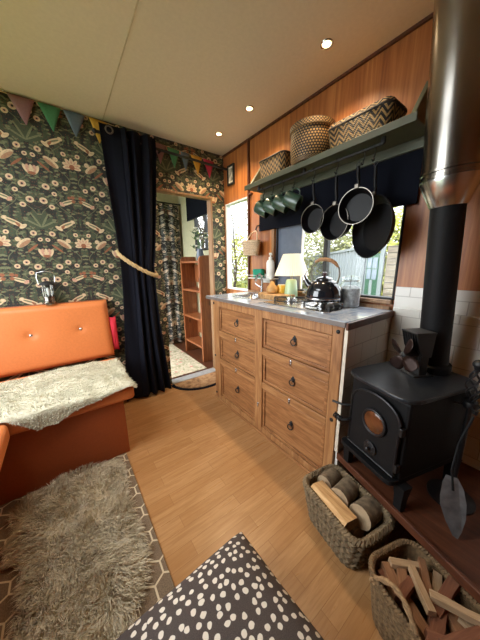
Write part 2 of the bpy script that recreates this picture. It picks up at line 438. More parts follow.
XF = {}
def obj(name, mb, mat, parent=None, world=True, bevel=0, seg=2, smooth=False, sharp=40, cat=None, label=None, group=None, kind=None):
    me = bpy.data.meshes.new(name)
    vs = mb.v
    if parent is not None and world and parent.name in XF:
        inv = XF[parent.name].inverted(); vs = [inv @ v for v in vs]
    me.from_pydata([tuple(v) for v in vs], [], mb.f)
    mats = mat if isinstance(mat, (list, tuple)) else [mat]
    for m in mats: me.materials.append(m)
    me.polygons.foreach_set('material_index', mb.mi)
    me.polygons.foreach_set('use_smooth', [bool(x or smooth) for x in mb.sm])
    if mb.uv:
        ul = me.uv_layers.new(name='UVMap')
        for i, p in enumerate(me.polygons):
            if i in mb.uv:
                for li, uv in zip(p.loop_indices, mb.uv[i]): ul.data[li].uv = uv
    me.update(); me.validate()
    if any(mb.sm) or smooth: me.set_sharp_from_angle(angle=math.radians(sharp))
    o = bpy.data.objects.new(name, me); col.objects.link(o)
    if parent is not None:
        o.parent = parent
        if parent.name in XF: XF[o.name] = XF[parent.name]
    else: XF[o.name] = Matrix.Identity(4)
    if bevel:
        b = o.modifiers.new('bevel', 'BEVEL'); b.width = bevel; b.segments = seg; b.limit_method = 'ANGLE'; b.angle_limit = math.radians(50)
    if cat: o['category'] = cat
    if label: o['label'] = label
    if group: o['group'] = group
    if kind: o['kind'] = kind
    return o
def thing(name, label, cat, loc=(0,0,0), rz=0, group=None):
    o = bpy.data.objects.new(name, None); col.objects.link(o); o.empty_display_size = .05
    o.location = loc; o.rotation_euler = (0, 0, rz)
    XF[o.name] = Matrix.Translation(loc) @ Matrix.Rotation(rz, 4, 'Z')
    o['label'] = label; o['category'] = cat
    if group: o['group'] = group
    return o
def struct(name, mb, mat, label=None, **k):
    return obj(name, mb, mat, kind='structure', label=label, **k)
def dup(root, loc, label=None, rz=None):
    c = root.copy(); col.objects.link(c); c.location = loc
    if rz is not None: c.rotation_euler = (0, 0, rz)
    if label: c['label'] = label
    for ch in list(root.children):
        d = ch.copy(); col.objects.link(d); d.parent = c
        for g in list(ch.children):
            e = g.copy(); col.objects.link(e); e.parent = d
    return c
def arc(c, r, a0, a1, n, plane='xz'):
    out = []
    for i in range(n+1):
        a = math.radians(a0+(a1-a0)*i/n); p, q = r*math.cos(a), r*math.sin(a)
        out.append(Vector(c)+Vector({'xz': (p,0,q), 'yz': (0,p,q), 'xy': (p,q,0)}[plane]))
    return out
def rrect(hx, hy, r, n=5):
    pts = []
    for sx, sy, a0 in ((1,1,0),(-1,1,90),(-1,-1,180),(1,-1,270)):
        for i in range(n+1):
            a = math.radians(a0+90*i/n); pts.append((sx*(hx-r)+r*math.cos(a), sy*(hy-r)+r*math.sin(a)))
    return pts

# ------------------------------------------------------------------ room shell
XW, YB, ZC = 1.42, 2.18, 2.17
XL, YF = -.90, -1.10
b = MB().box((XL-.1, YF-.1, -.05), (XW+.1, YB+.0, 0)); struct('floor', b, M['floor'])
b = MB()
KX0, KX1, KY0, KY1 = -.85, -.20, .55, 1.55  # ceiling hole for the added skylight
for a_, e_ in (((XL-.1, YF-.1), (XW+.1, KY0)), ((XL-.1, KY1), (XW+.1, YB+.12)), ((XL-.1, KY0), (KX0, KY1)), ((KX1, KY0), (XW+.1, KY1))): b.box((*a_, ZC), (*e_, ZC+.05))
struct('ceiling', b, M['ceil'])
b = MB().box((.396, YF, ZC-.0015), (.402, YB, ZC)); struct('trim_1', b, plain('ceiling_joint', sr(204,191,168), .8))

def wall_holes(axis, pos, thick, a0, a1, z0, z1, holes):
    """boxes round rectangular holes (a0,a1,z0,z1) sorted by a"""
    m = MB()
    def bx(p0, p1, q0, q1):
        if p1-p0 < 1e-4 or q1-q0 < 1e-4: return
        if axis == 'x': m.box((pos, p0, q0), (pos+thick, p1, q1))
        else: m.box((p0, pos, q0), (p1, pos+thick, q1))
    cur = a0
    for h0, h1, k0, k1 in sorted(holes):
        bx(cur, h0, z0, z1); bx(h0, h1, z0, k0); bx(h0, h1, k1, z1); cur = h1
    bx(cur, a1, z0, z1)
    return m
struct('wall_right', wall_holes('x', XW, .05, YF-.05, YB+.02, -.02, ZC+.02, [(.54, 1.444, .955, 1.68), (1.785, 2.15, .905, 1.735)]), M['ply'])
struct('wall_back', wall_holes('y', YB, .05, XL-.05, XW, 0, ZC+.02, [(.745, 1.27, 0, 1.775)]), M['paper'])
LW = [(.75, 2.1, .70, 2.0)]
struct('wall_left', wall_holes('x', XL-.05, .05, YF, YB, 0, ZC+.02, LW), M['paper'])
struct('wall_front', wall_holes('y', YF-.05, .05, XL, XW, 0, ZC+.02, []), M['ply'])
# cornice and battens on the plywood wall
struct('trim_2', MB().box((XW-.012, YF, ZC-.014), (XW, YB, ZC)), M['darkwood'])
struct('trim_3', MB().box((XW-.022, 1.768, .91), (XW, 1.784, ZC-.014)).box((XW-.022, 1.73, 1.735), (XW, 1.768, 1.75)), M['darkwood'], bevel=.003)
struct('trim_4', MB().box((XW-.02, 1.446, .93), (XW, 1.475, 1.70)), M['trimwood'], bevel=.003)
# door lining
b = MB().box((1.258, YB-.006, 0), (1.276, YB+.07, 1.785)).box((.745, YB-.006, 1.768), (1.258, YB+.07, 1.785))
struct('trim_5', b, M['trimwood'], bevel=.003)
struct('trim_6', MB().box((.745, YB-.03, 0), (1.258, YB+.07, .012)), plain('threshold_strip', sr(176,180,182), .4, .2), bevel=.004)

# windows
def win_frame(x0, x1, y0, y1, z0, z1, w, extra=()):
    m = MB().box((x0,y0,z0),(x1,y0+w,z1)).box((x0,y1-w,z0),(x1,y1,z1)).box((x0,y0+w,z0),(x1,y1-w,z0+w)).box((x0,y0+w,z1-w),(x1,y1-w,z1))
    for e in extra: m.box(*e)
    return m
w = struct('window_1', win_frame(XW-.006, XW+.045, 1.785, 2.15, .905, 1.735, .014), M['whitepaint'], 'tall narrow window beside the doorway', bevel=.003)
obj('pane', MB().box((XW+.03, 1.799, .919), (XW+.034, 2.136, 1.721)), M['glass'], w)
obj('reveal', MB().box((XW-.004, 2.15, .905), (XW+.05, 2.158, 1.735)), M['whitepaint'], w)
w = struct('window_2', win_frame(XW-.004, XW+.045, .54, 1.444, .955, 1.68, .014, [((XW+.005, .975, .969), (XW+.045, 1.005, 1.666))]), M['black'], 'wide window behind the hob', bevel=.006)
obj('pane', MB().box((XW+.03, .554, .969), (XW+.034, .975, 1.666)), M['glass'], w)
obj('pane', MB().box((XW+.03, 1.005, .969), (XW+.034, 1.19, 1.666)), M['glass'], w)
obj('blank_panel', MB().box((XW+.016, 1.195, .969), (XW+.024, 1.43, 1.666)), M['concrete'], w, label='dark grey blanked-off end of the window')
obj('pale_edge', MB().box((XW+.014, 1.185, .969), (XW+.03, 1.195, 1.666)), M['whitepaint'], w)
obj('sill', MB().box((XW-.03, .545, .935), (XW+.01, 1.44, .957)), M['trimwood'], w, bevel=.004)
w = struct('window_5', MB().box((KX0, KY0, ZC+.01), (KX1, KY0+.03, ZC+.06)).box((KX0, KY1-.03, ZC+.01), (KX1, KY1, ZC+.06)).box((KX0, KY0, ZC+.01), (KX0+.03, KY1, ZC+.06)).box((KX1-.03, KY0, ZC+.01), (KX1, KY1, ZC+.06)), M['whitepaint'])  # unseen skylight, added to bring daylight in from above
obj('pane', MB().box((KX0+.03, KY0+.03, ZC+.04), (KX1-.03, KY1-.03, ZC+.044)), M['glass'], w)
for i, (a0, a1, k0, k1) in enumerate(LW):
    w = struct('window_%d' % (3+i), win_frame(XL-.045, XL+.004, a0, a1, k0, k1, .03), M['whitepaint'])  # unseen left window, added and enlarged to bring in side daylight
    obj('pane', MB().box((XL-.03, a0+.03, k0+.03), (XL-.026, a1-.03, k1-.03)), M['glass'], w)
# annex beyond the doorway
AY = 3.42; AX0, AX1 = .30, 1.47
struct('floor_annex', MB().box((AX0-.05, YB, -.05), (AX1+.05, AY+.05, 0)), M['hearth'])
struct('ceiling_annex', MB().box((AX0-.05, YB+.12, 2.12), (AX1+.05, AY+.05, 2.17)), M['brownwall'])
struct('wall_annex_end', MB().box((AX0-.05, AY, 0), (AX1+.05, AY+.05, 2.15)), M['brownwall'])
struct('wall_annex_right', wall_holes('x', AX1, .05, YB+.05, AY, 0, 2.15, [(2.45, 2.97, 1.33, 1.98)]), M['brownwall'])
struct('wall_annex_left', wall_holes('x', AX0-.05, .05, YB+.05, AY, 0, 2.15, [(2.32, 3.32, .12, 2.05)]), M['brownwall'])
struct('wall_annex_porch', MB().box((.42, YB+.05, 0), (.735, YB+.06, 2.12)), M['paper'])
w = struct('window_4', win_frame(AX1-.004, AX1+.045, 2.45, 2.97, 1.33, 1.98, .016, [((AX1, 2.47, 1.525), (AX1+.04, 2.96, 1.542)), ((AX1, 2.70, 1.34), (AX1+.04, 2.712, 1.97))]), M['black'], bevel=.003)
obj('pane', MB().box((AX1+.03, 2.466, 1.346), (AX1+.034, 2.954, 1.964)), M['glass'], w)
w = struct('door_1', win_frame(AX0-.045, AX0+.004, 2.32, 3.32, .12, 2.05, .05), M['whitepaint'])
obj('pane', MB().box((AX0-.03, 2.37, .17), (AX0-.026, 3.27, 2.0)), M['glass'], w)

# tiles
struct('wall_tiles_right', MB().box((XW-.012, YF, 0), (XW, .535, 1.03)).box((XW-.028, YF, 0), (XW-.012, .53, .922)), M['tiles'], bevel=.002)
struct('wall_tiles_side', MB().box((.985, .535, .0), (1.408, .548, .88)), M['tiles'])
struct('trim_7', MB().box((.972, .533, .245), (.985, .549, .88)), plain('tile_panel_edge', sr(216,206,186), .6), bevel=.001)

# ------------------------------------------------------------------ bunting
t = thing('bunting', 'string of coloured cloth bunting flags along the top of floral wall', 'bunting', (.5, 2.165, 2.10))
sp = [(-.30,2.165,2.168),(-.1,2.163,2.155),(.1,2.163,2.158),(.31,2.163,2.158),(.44,2.163,2.15),(.6,2.163,2.128),(.8,2.163,2.113),(1.0,2.163,2.102),(1.2,2.163,2.095),(1.38,2.163,2.085)]
obj('string', MB().tube(sp, .003, 6), M['rope'], t)
def sz(x):
    for (xa,_,za),(xb,_,zb) in zip(sp, sp[1:]):
        if xa <= x <= xb: return za+(zb-za)*(x-xa)/(xb-xa)
    return 2.1
for x0, x1, c in ((-.27,-.15,5),(-.105,.022,0),(.035,.155,1),(.165,.29,2),(.31,.425,3),(.475,.60,4),(.61,.735,5),(.745,.85,0),(.855,.965,1),(.97,1.055,2),(1.065,1.175,3),(1.185,1.30,4)):
    z0, z1 = sz(x0)-.002, sz(x1)-.002; xm = (x0+x1)/2+rnd.uniform(-.01,.01); N = 6; y = 2.160+rnd.uniform(-.002,.002)
    rings = []
    for j in range(N+1):
        f = j/N; a = Vector((x0+(xm-x0)*f*.97, 0, z0+((z0+z1)/2-.145-z0)*f)); e = Vector((x1+(xm-x1)*f*.97, 0, z1+((z0+z1)/2-.145-z1)*f))
        rings.append([a.lerp(e, i/4)+Vector((0, y-.006*math.sin(i/4*PI)*(1-f)-.0, 0)) for i in range(5)])
    o = obj('flag', MB().loft(rings, False), FL[c], t, label=('mauve','green','blue grey','yellow','crimson','pink')[c]+' flag')
    so = o.modifiers.new('cloth', 'SOLIDIFY'); so.thickness = .0015

# ------------------------------------------------------------------ curtain, rod, tieback
t = thing('curtain_rod', 'black curtain rod above the doorway, under the bunting', 'curtain rod', (.85, 2.10, 2.04))
obj('rod', MB().tube([(.33, 2.10, 2.055), (1.40, 2.10, 2.03)], .010, 12), M['black'], t)
obj('finial', MB().ball((.325, 2.10, 2.055), .016), M['black'], t)
obj('bracket', MB().tube([(1.37, 2.10, 2.03), (1.37, 2.185, 2.03)], .008), M['black'], t)
obj('bracket', MB().tube([(.78, 2.10, 2.044), (.78, 2.185, 2.044)], .008), M['black'], t)

prof = [(2.105,.352,.735,.035),(2.0,.355,.735,.038),(1.8,.36,.715,.04),(1.55,.37,.69,.038),(1.35,.378,.668,.03),(1.25,.380,.655,.024),(1.16,.384,.640,.020),(1.08,.382,.640,.022),(.95,.376,.64,.03),(.7,.36,.645,.04),(.4,.335,.665,.046),(.15,.315,.685,.05),(.02,.305,.695,.052)]
def curt(z):
    for (za,a0,b0,c0),(zb,a1,b1,c1) in zip(prof, prof[1:]):
        if zb <= z <= za:
            f = (za-z)/(za-zb); return a0+(a1-a0)*f, b0+(b1-b0)*f, c0+(c1-c0)*f
    return prof[-1][1:]
def pleats(u, z, amp):
    if u < .35: ph = u/.35*.5
    else: ph = .5+(u-.35)/.65*3.1+.12*math.sin(u*9+z*1.3)
    return amp*math.sin(2*PI*ph)*(.55 if u < .35 else .9)+.25*amp*math.sin(2*PI*(ph*1.7+z*.6))
rings = []
NZ, NU = 70, 110
for j in range(NZ+1):
    z = 2.105-(2.085)*j/NZ; xl, xr, am = curt(z); r = []
    for i in range(NU+1):
        u = i/NU; r.append(Vector((xl+(xr-xl)*(u+.006*math.sin(u*50)), 2.072+pleats(u, z, am*.62), z)))
    rings.append(r)
t = thing('curtain', 'long navy blue curtain tied back at left of doorway', 'curtain', (.5, 2.07, 0))
o = obj('drape', MB().loft(rings, False), M['navy'], t)
s_ = o.modifiers.new('cloth', 'SOLIDIFY'); s_.thickness = .003
for x in (.405,): obj('eyelet', MB().tube([Vector((x+.0,2.030 if x < .5 else 2.045,2.055-.0))+Vector((.022*math.cos(a*PI/8), 0, .022*math.sin(a*PI/8))) for a in range(16)], .005, 8, True), M['panrim'], t)
rp = []
for i in range(49):
    a = 2*PI*i/48; x = .514+.142*math.cos(a); y = 2.072+.062*math.sin(a); z = 1.168-.085*math.cos(a)+.045*math.sin(a)*(1 if math.sin(a) > 0 else .9)
    rp.append((x, y, z))
tb = thing('tieback_rope', 'cream twisted rope tieback round the navy curtain', 'tieback', (.51, 2.07, 1.16))
for ph in (0, 2.1, 4.2):
    q = [Vector(p)+Vector((0, .010*math.cos(i*1.15+ph), .010*math.sin(i*1.15+ph))) for i, p in enumerate(rp[:-1])]
    obj('strand', MB().tube(q, .009, 6, True), M['rope'], tb)
obj('wall_loop', MB().tube([(.372, 2.10, 1.25), (.375, 2.14, 1.26), (.38, 2.178, 1.27)], .006, 6), M['rope'], tb)

# ------------------------------------------------------------------ orange bench seats
t = thing('bench_seat', 'orange leatherette bench with buttoned backrest against floral wall', 'bench', (-.2, 1.75, 0))
obj('base', MB().box((-.88, 1.475, 0), (.20, 2.13, .365)), M['leather_dk'], t, bevel=.006, label='rust brown bench base')
obj('seat_cushion', MB().box((-.88, 1.445, .365), (.262, 2.03, .452)), M['leather'], t, bevel=.022, seg=4)
def backrest(x0, x1, mat):
    NX, NZ = 60, 30; rings = []; btn = [(.065,.70),(-.22,.70),(-.50,.70)]
    m = MB(); fr = []
    for j in range(NZ+1):
        f = j/NZ; z = .452+.445*f; r = []
        for i in range(NX+1):
            u = i/NX; x = x0+(x1-x0)*u
            e = min(u*(x1-x0), (1-u)*(x1-x0), f*.445, (1-f)*.445)
            y = 2.055+.055*f + .03*max(0, 1-e/.035)**2
            for bx_, bz in btn:
                d = math.hypot(x-bx_, (z-bz)); y += .012*math.exp(-(d/.022)**2)+.005*math.exp(-(d/.09)**2)
            r.append(Vector((x, y, z)))
        fr.append(r)
    m.loft(fr, False)
    bk = [[Vector((p.x, 2.172, p.z)) for p in r] for r in fr]
    n = NX+1
    edge = fr[0]+[r[-1] for r in fr[1:]]+fr[-1][-2::-1]+[r[0] for r in fr[-2:0:-1]]
    edb = [Vector((p.x, 2.172, p.z)) for p in edge]
    m.loft([edge, edb], True, (False, False), smooth=False)
    return m, btn
m, btn = backrest(-.88, .262, None)
br = obj('backrest', m, M['leather'], t, sharp=60)
for bx_, bz in btn: obj('button', MB().ball((bx_, 2.055+.055*(bz-.452)/.445+.013, bz), (.010,.006,.010)), M['steel'], br)
obj('piping', MB().tube([(.258,2.088,.46),(.261,2.115,.68),(.258,2.145,.885),(.24,2.14,.895),(-.2,2.14,.895),(-.87,2.14,.895)], .004, 6), M['leather_dk'], br)
t = thing('bench_seat', 'orange bench end at left edge of the picture, beside the sheepskin rug', 'bench', (-.6, .6, 0))
obj('base', MB().box((-.88, -.9, 0), (-.40, 1.47, .365)), M['leather_dk'], t, bevel=.006, label='rust brown bench base')
obj('seat_cushion', MB().box((-.88, -.9, .365), (-.295, 1.44, .452)), M['leather'], t, bevel=.024, seg=4)

# ------------------------------------------------------------------ fur helpers
def strands(m, pts, L, wd, flow, lift, clump=.04, seed=1):
    rr = random.Random(seed)
    for p, nrm in pts:
        jx = noise.noise_vector(Vector((p.x*30, p.y*30, 8)))*clump*.5; c = Vector((round((p.x+jx.x)/clump)*clump, round((p.y+jx.y)/clump)*clump, 0))
        fl = flow(p)
        nz = noise.noise_vector(Vector((p.x*14, p.y*14, 3.1)))
        d = (fl+Vector((nz.x, nz.y, 0))*.9+nrm*lift+Vector((rr.gauss(0,.14), rr.gauss(0,.14), rr.gauss(0,.10)))).normalized()
        l = L*rr.uniform(.6, 1.15)
        pull = Vector((c.x-p.x, c.y-p.y, 0))*.75
        p1 = p+d*l*.5+nrm*l*.12; p2 = p+d*l+pull-Vector((0,0,l*.18))
        sd = d.cross(Vector((rr.uniform(-1,1), rr.uniform(-1,1), rr.uniform(.2,1)))).normalized()*wd
        m.add([p-sd, p+sd, p1-sd*.8, p1+sd*.8, p2], [(0,1,3,2),(2,3,4)], 0, True)
def in_poly(x, y, P):
    c = False; n = len(P)
    for i in range(n):
        (xa,ya),(xb,yb) = P[i], P[i-1]
        if (ya > y) != (yb > y) and x < (xb-xa)*(y-ya)/(yb-ya)+xa: c = not c
    return c
def pdist(x, y, P):
    best = 9
    for i in range(len(P)):
        a = Vector(P[i-1]); e = Vector(P[i]); q = Vector((x,y)); ab = e-a
        s_ = max(0, min(1, (q-a).dot(ab)/ab.length_squared)); best = min(best, (a+ab*s_-q).length)
    return best
SP = [(-.33,1.44),(-.1,1.47),(.10,1.445),(.150,1.38),(.13,1.24),(.10,1.1),(.115,.98),(.125,.88),(.10,.77),(.03,.66),(-.07,.56),(-.2,.50),(-.30,.54),(-.34,.66),(-.30,.80),(-.265,.93),(-.275,1.05),(-.33,1.13),(-.335,1.2),(-.31,1.27),(-.35,1.36)]
# smooth outline
def chaikin(P, k=2):
    for _ in range(k):
        Q = []
        for i in range(len(P)):
            a = Vector(P[i]); e = Vector(P[(i+1) % len(P)]); Q += [tuple(a*.75+e*.25), tuple(a*.25+e*.75)]
        P = Q
    return P
SP = chaikin(SP)
SP_in = SP
# rug under sheepskin
o = obj('rug', MB().box((-.62, -.2, .0005), (.175, 1.472, .009)), M['hex'], cat='rug', label='brown rug with a cream hexagon pattern on the wood floor', bevel=.003)
m = MB()
cx, cy = -.13, .98
def dome(x, y):
    d = pdist(x, y, SP); return .012+.032*min(1, d/.09)+.022*noise.noise(Vector((x*7, y*7, 0)))*min(1, d/.06)
rings = []
for k in (1.0, .93, .82, .66, .45, .22, .02):
    rings.append([Vector((cx+(x-cx)*k, cy+(y-cy)*k, dome(cx+(x-cx)*k, cy+(y-cy)*k))) for x, y in SP])
rings = [[Vector((x, y, .0095)) for x, y in SP]]+rings
m.loft(rings, True, (True, True))
rr = random.Random(3); pts = []
xs = [p[0] for p in SP]; ys = [p[1] for p in SP]
while len(pts) < 22000:
    x, y = rr.uniform(min(xs), max(xs)), rr.uniform(min(ys), max(ys))
    if in_poly(x, y, SP): pts.append((Vector((x, y, dome(x, y)-.004)), Vector((0,0,1))))
def flow(p):
    n = noise.noise_vector(Vector((p.x*4, p.y*4, 0)))
    out = Vector((p.x-cx, (p.y-cy)*.6, 0)); return Vector((.1, -.55, 0))+out*1.2+Vector((n.x, n.y, 0))*.9
strands(m, pts, .050, .0014, flow, .62, .026)
o = obj('sheepskin', m, M['fur'], cat='sheepskin', label='shaggy grey brown sheepskin lying on hexagon rug')

# fleece throw on the bench
m = MB(); rings = []; NX, NY = 60, 34; fpts = []
def hang(x):
    K = [(-.60,.02),(-.30,.012),(-.26,.05),(-.20,.10),(-.12,.095),(-.04,.06),(.06,.035),(.16,.018),(.27,.012)]
    for (a,p),(c,q) in zip(K, K[1:]):
        if a <= x <= c: return p+(q-p)*(x-a)/(c-a)
    return .0
def thr_pt(u, v):
    x = -.60+.872*u
    x += .012*math.sin(v*9)*(u if u > .9 else 0)
    yb = 1.955-.02*math.sin(u*7)-.05*max(0, u-.8)*5*.4
    L = (yb-1.447)+hang(x)
    s_ = v*L; y = yb-s_; z = .468+.010*noise.noise(Vector((x*8, y*8, 1)))+.008*noise.noise(Vector((x*22, y*22, 5)))
    if y < 1.447+.012:
        over = 1.447+.012-y; 
        a = min(over/.03, 1)*PI/2
        z = z-.03*(1-math.cos(a))*.6-max(0, over-.03); y = 1.447+.012-.03*math.sin(a)
    if x > .262-.012:
        over = x-.25; z -= over*1.3
    return Vector((x, y, z))
for j in range(NY+1): rings.append([thr_pt(i/NX, j/NY) for i in range(NX+1)])
m.loft(rings[::-1], False)
rr = random.Random(5)
for _ in range(14000):
    u, v = rr.random(), rr.random(); p = thr_pt(u, v); q1 = thr_pt(min(1,u+.01), v)-thr_pt(u-.01, v); q2 = thr_pt(u, min(1,v+.01))-thr_pt(u, v-.01)
    n = q1.cross(q2).normalized(); n = -n if n.z < -.3 or n.y > .5 else n
    fpts.append((p, n))
strands(m, fpts, .010, .0016, lambda p: Vector((0, -.3, 0)), .9, .012, 9)
o = obj('fleece_throw', m, M['fleece'], cat='throw', label='pale cream fleece throw draped over orange bench seat')
# second, at the left edge
m = MB(); rings = []
def th2(u, v):
    x = -.80+.455*u; y = .75+.60*v+.03*math.sin(u*6)
    z = .462+.010*noise.noise(Vector((x*9, y*9, 2)))
    if x > -.30: z -= (x+.30)*1.6
    return Vector((x, y, z))
for j in range(25): rings.append([th2(i/24, j/24) for i in range(25)])
m.loft(rings, False)
fp = []
for _ in range(12000):
    u, v = rr.random(), rr.random(); fp.append((th2(u, v), Vector((.2,0,1)).normalized()))
strands(m, fp, .010, .0016, lambda p: Vector((.2, 0, 0)), .9, .012, 11)
obj('fleece_throw', m, M['fleece'], cat='throw', label='sliver of cream fleece on the bench end at left picture edge')

# red cushion tucked behind backrest end
m = MB()
def pillow(m, c, hx, hy, th, mat, n=26, mi=0, pin=.14, p=.5):
    top, bot = [], []
    for j in range(n+1):
        r1, r2 = [], []
        for i in range(n+1):
            u, v = -1+2*i/n, -1+2*j/n
            q = pin*(u*u*v*v)
            sx = u*(1-pin*(1-abs(v)**2.2)*.55*abs(u)**2); sy = v*(1-pin*(1-abs(u)**2.2)*.55*abs(v)**2)
            h = max(0, (1-abs(u)**2.6)*(1-abs(v)**2.6))**p*th
            h += .004*noise.noise(Vector((u*3, v*3, .5)))*(h/th if th else 0)
            r1.append(mat @ Vector((sx*hx, sy*hy, h))); r2.append(mat @ Vector((sx*hx, sy*hy, -h)))
        top.append(r1); bot.append(r2)
    def uvgrid(rings, flip):
        nn = n+1; vs = [q for r in rings for q in r]; fs = []; uv = []
        for j in range(n):
            for i in range(n):
                f = [j*nn+i, j*nn+i+1, (j+1)*nn+i+1, (j+1)*nn+i]; uu = [(i/n,j/n),((i+1)/n,j/n),((i+1)/n,(j+1)/n),(i/n,(j+1)/n)]
                if flip: f.reverse(); uu.reverse()
                fs.append(f); uv.append(uu)
        m.add(vs, fs, mi, True, uv)
    uvgrid(top, False); uvgrid(bot, True)
    return m
mt = Matrix.Translation((.200, 2.118, .60)) @ Matrix.Rotation(PI/2, 4, 'X')
mt = Matrix.Translation((.285, 2.12, .62)) @ Matrix.Rotation(PI/2, 4, 'X')
obj('cushion', pillow(MB(), None, .025, .145, .03, mt, 14), M['red'], cat='cushion', label='red cushion peeping out between backrest and navy curtain')

# lantern on the backrest
t = thing('camping_lantern', 'small black and steel lantern standing on top of the orange backrest', 'lantern', (-.085, 2.135, .9))
L0 = (-.085, 2.137, .898)
obj('base', MB().lathe([(.036,0),(.038,.006),(.038,.022),(.033,.026),(.033,.046),(.037,.050),(.037,.056),(.026,.062)], 24, L0), M['chrome'], t)
obj('glass_chimney', MB().lathe([(.026,.062),(.028,.09),(.026,.135)], 20, L0, caps=(False,False)), M['jarglass'], t)
obj('mantle', MB().lathe([(.006,.062),(.010,.075),(.010,.105),(.004,.115)], 12, L0), M['white'], t)
obj('cap', MB().lathe([(.040,.133),(.042,.14),(.036,.15),(.018,.157),(.006,.162)], 24, L0), M['black'], t)
for a in range(4):
    x, y = .033*math.cos(a*PI/2+.6), .033*math.sin(a*PI/2+.6); obj('guard_wire', MB().tube([(L0[0]+x,L0[1]+y,.95),(L0[0]+x,L0[1]+y,1.035)], .0018, 6), M['chrome'], t)
obj('bail_handle', MB().tube([(L0[0]-.042,L0[1],1.03),(L0[0]-.050,L0[1],1.08),(L0[0]-.044,L0[1],1.115),(L0[0],L0[1],1.125),(L0[0]+.044,L0[1],1.115),(L0[0]+.05,L0[1],1.08),(L0[0]+.042,L0[1],1.03)], .0022, 6), M['steel'], t)

# polka dot cushion
mt = Matrix.Translation((.205, .355, .112)) @ Matrix.Rotation(math.radians(2), 4, 'Z') @ Matrix.Rotation(math.radians(-2), 4, 'X')
obj('cushion', pillow(MB(), None, .245, .245, .106, mt, 40, pin=.11, p=.36), M['dots'], cat='cushion', label='dark grey cushion with white polka dots in the foreground')

# ------------------------------------------------------------------ annex furniture
def half_mat(c, r, ry):
    return [(c[0]+r*math.cos(PI+PI*i/24), c[1]+ry*math.sin(PI+PI*i/24)) for i in range(25)]
t = thing('doormat', 'half round brown coir doormat with navy edge in front of doorway', 'doormat', (1.0, 2.14, 0))
obj('border', MB().prism(half_mat((1.03, 2.145), .31, .26), .0005, .008), M['navy'], t, bevel=.002)
obj('pile', MB().prism(half_mat((1.03, 2.142), .282, .232), .008, .014), M['coir'], t, bevel=.003)
obj('floral_rug', MB().box((.45, 2.29, .0005), (1.20, 3.38, .010)), M['flrug'], cat='rug', label='pale faded floral rug on floor beyond the doorway', bevel=.003)
t = thing('bookcase', 'orange pine open bookcase standing beyond the doorway', 'bookcase', (1.35, 2.73, 0))
def side_panel(y):
    pts = [(1.255,0),(1.255,1.225),(1.275,1.25),(1.33,1.262),(1.455,1.262),(1.455,0)]
    M_ = Matrix(((1,0,0,0),(0,0,1,y),(0,1,0,0),(0,0,0,1)))
    return MB().prism(pts, 0, .03, mat=M_)
obj('side_panel', side_panel(2.47), M['pine_o'], t, bevel=.003); obj('side_panel', side_panel(2.97), M['pine_o'], t, bevel=.003)
for z in (.16, .50, .84, 1.18): obj('shelf', MB().box((1.262, 2.50, z), (1.45, 2.97, z+.024)), M['pine_o'], t, bevel=.002)
obj('back_rail', MB().box((1.44, 2.50, .94), (1.455, 2.97, 1.16)), M['pine_o'], t)
obj('back_rail', MB().box((1.44, 2.50, .25), (1.455, 2.97, .42)), M['pine_o'], t)
t = thing('flower_vase', 'dark vase of white flowers on top of the pine bookcase', 'vase', (1.35, 2.62, 1.204))
V0 = (1.35, 2.62, 1.204)
obj('vase', MB().lathe([(.03,0),(.042,.02),(.045,.07),(.032,.12),(.036,.135)], 20, V0), M['concrete'], t)
rr = random.Random(21)
for k in range(15):
    a = rr.uniform(0, 2*PI); l = rr.uniform(.06, .17); h = rr.uniform(.2, .40)-l*.5
    p0 = Vector(V0)+Vector((0,0,.12)); p2 = Vector(V0)+Vector((l*math.cos(a)*.6, l*math.sin(a), h))
    st = obj('stem', MB().tube([p0, (p0+p2)/2+Vector((0,0,.03)), p2], .0025, 5), M['stem'], t)
    m = MB()
    if k < 9:
        for q in range(6):
            e = Matrix.Rotation(q*PI/3, 4, 'Z') @ Matrix.Rotation(-.5, 4, 'Y')
            m.ball(p2+e @ Vector((.016,0,0)), (.016,.009,.004), 8, 5, mat=e.to_3x3().to_4x4())
        obj('blossom', m, M['petal'], st)
    else:
        for q in range(5):
            e = Matrix.Rotation(q*1.3, 4, 'Z') @ Matrix.Rotation(-.7, 4, 'Y'); m.ball(p2+e @ Vector((.025,0,-.01*q)), (.03,.010,.003), 8, 5, mat=e.to_3x3().to_4x4())
        obj('leaf', m, M['stem'], st)
# floral curtain at the end of the annex
t = thing('floral_curtain', 'dark floral curtain hanging on end wall beyond the doorway', 'curtain', (1.05, 3.36, 0))
rings = []
for j in range(21):
    z = 1.95-1.93*j/20; rings.append([Vector((.75+.68*i/90, 3.355+.018*math.sin(i/90*2*PI*5.5), z)) for i in range(91)])
o = obj('drape', MB().loft(rings, False), M['paper_dark'], t); o.modifiers.new('cloth','SOLIDIFY').thickness = .003
obj('rod', MB().tube([(.6, 3.36, 1.965), (1.46, 3.36, 1.965)], .009, 10), M['black'], t)
t = thing('roller_blind', 'short dark blind over the small window beyond the doorway', 'blind', (1.44, 2.8, 1.75))
obj('cloth', MB().box((1.448, 2.44, 1.725), (1.454, 3.14, 2.03)), M['navy_blind'], t, label='near-black blind cloth')
obj('bottom_bar', MB().tube([(1.451, 2.44, 1.725), (1.451, 3.14, 1.725)], .006, 8), M['black'], t)

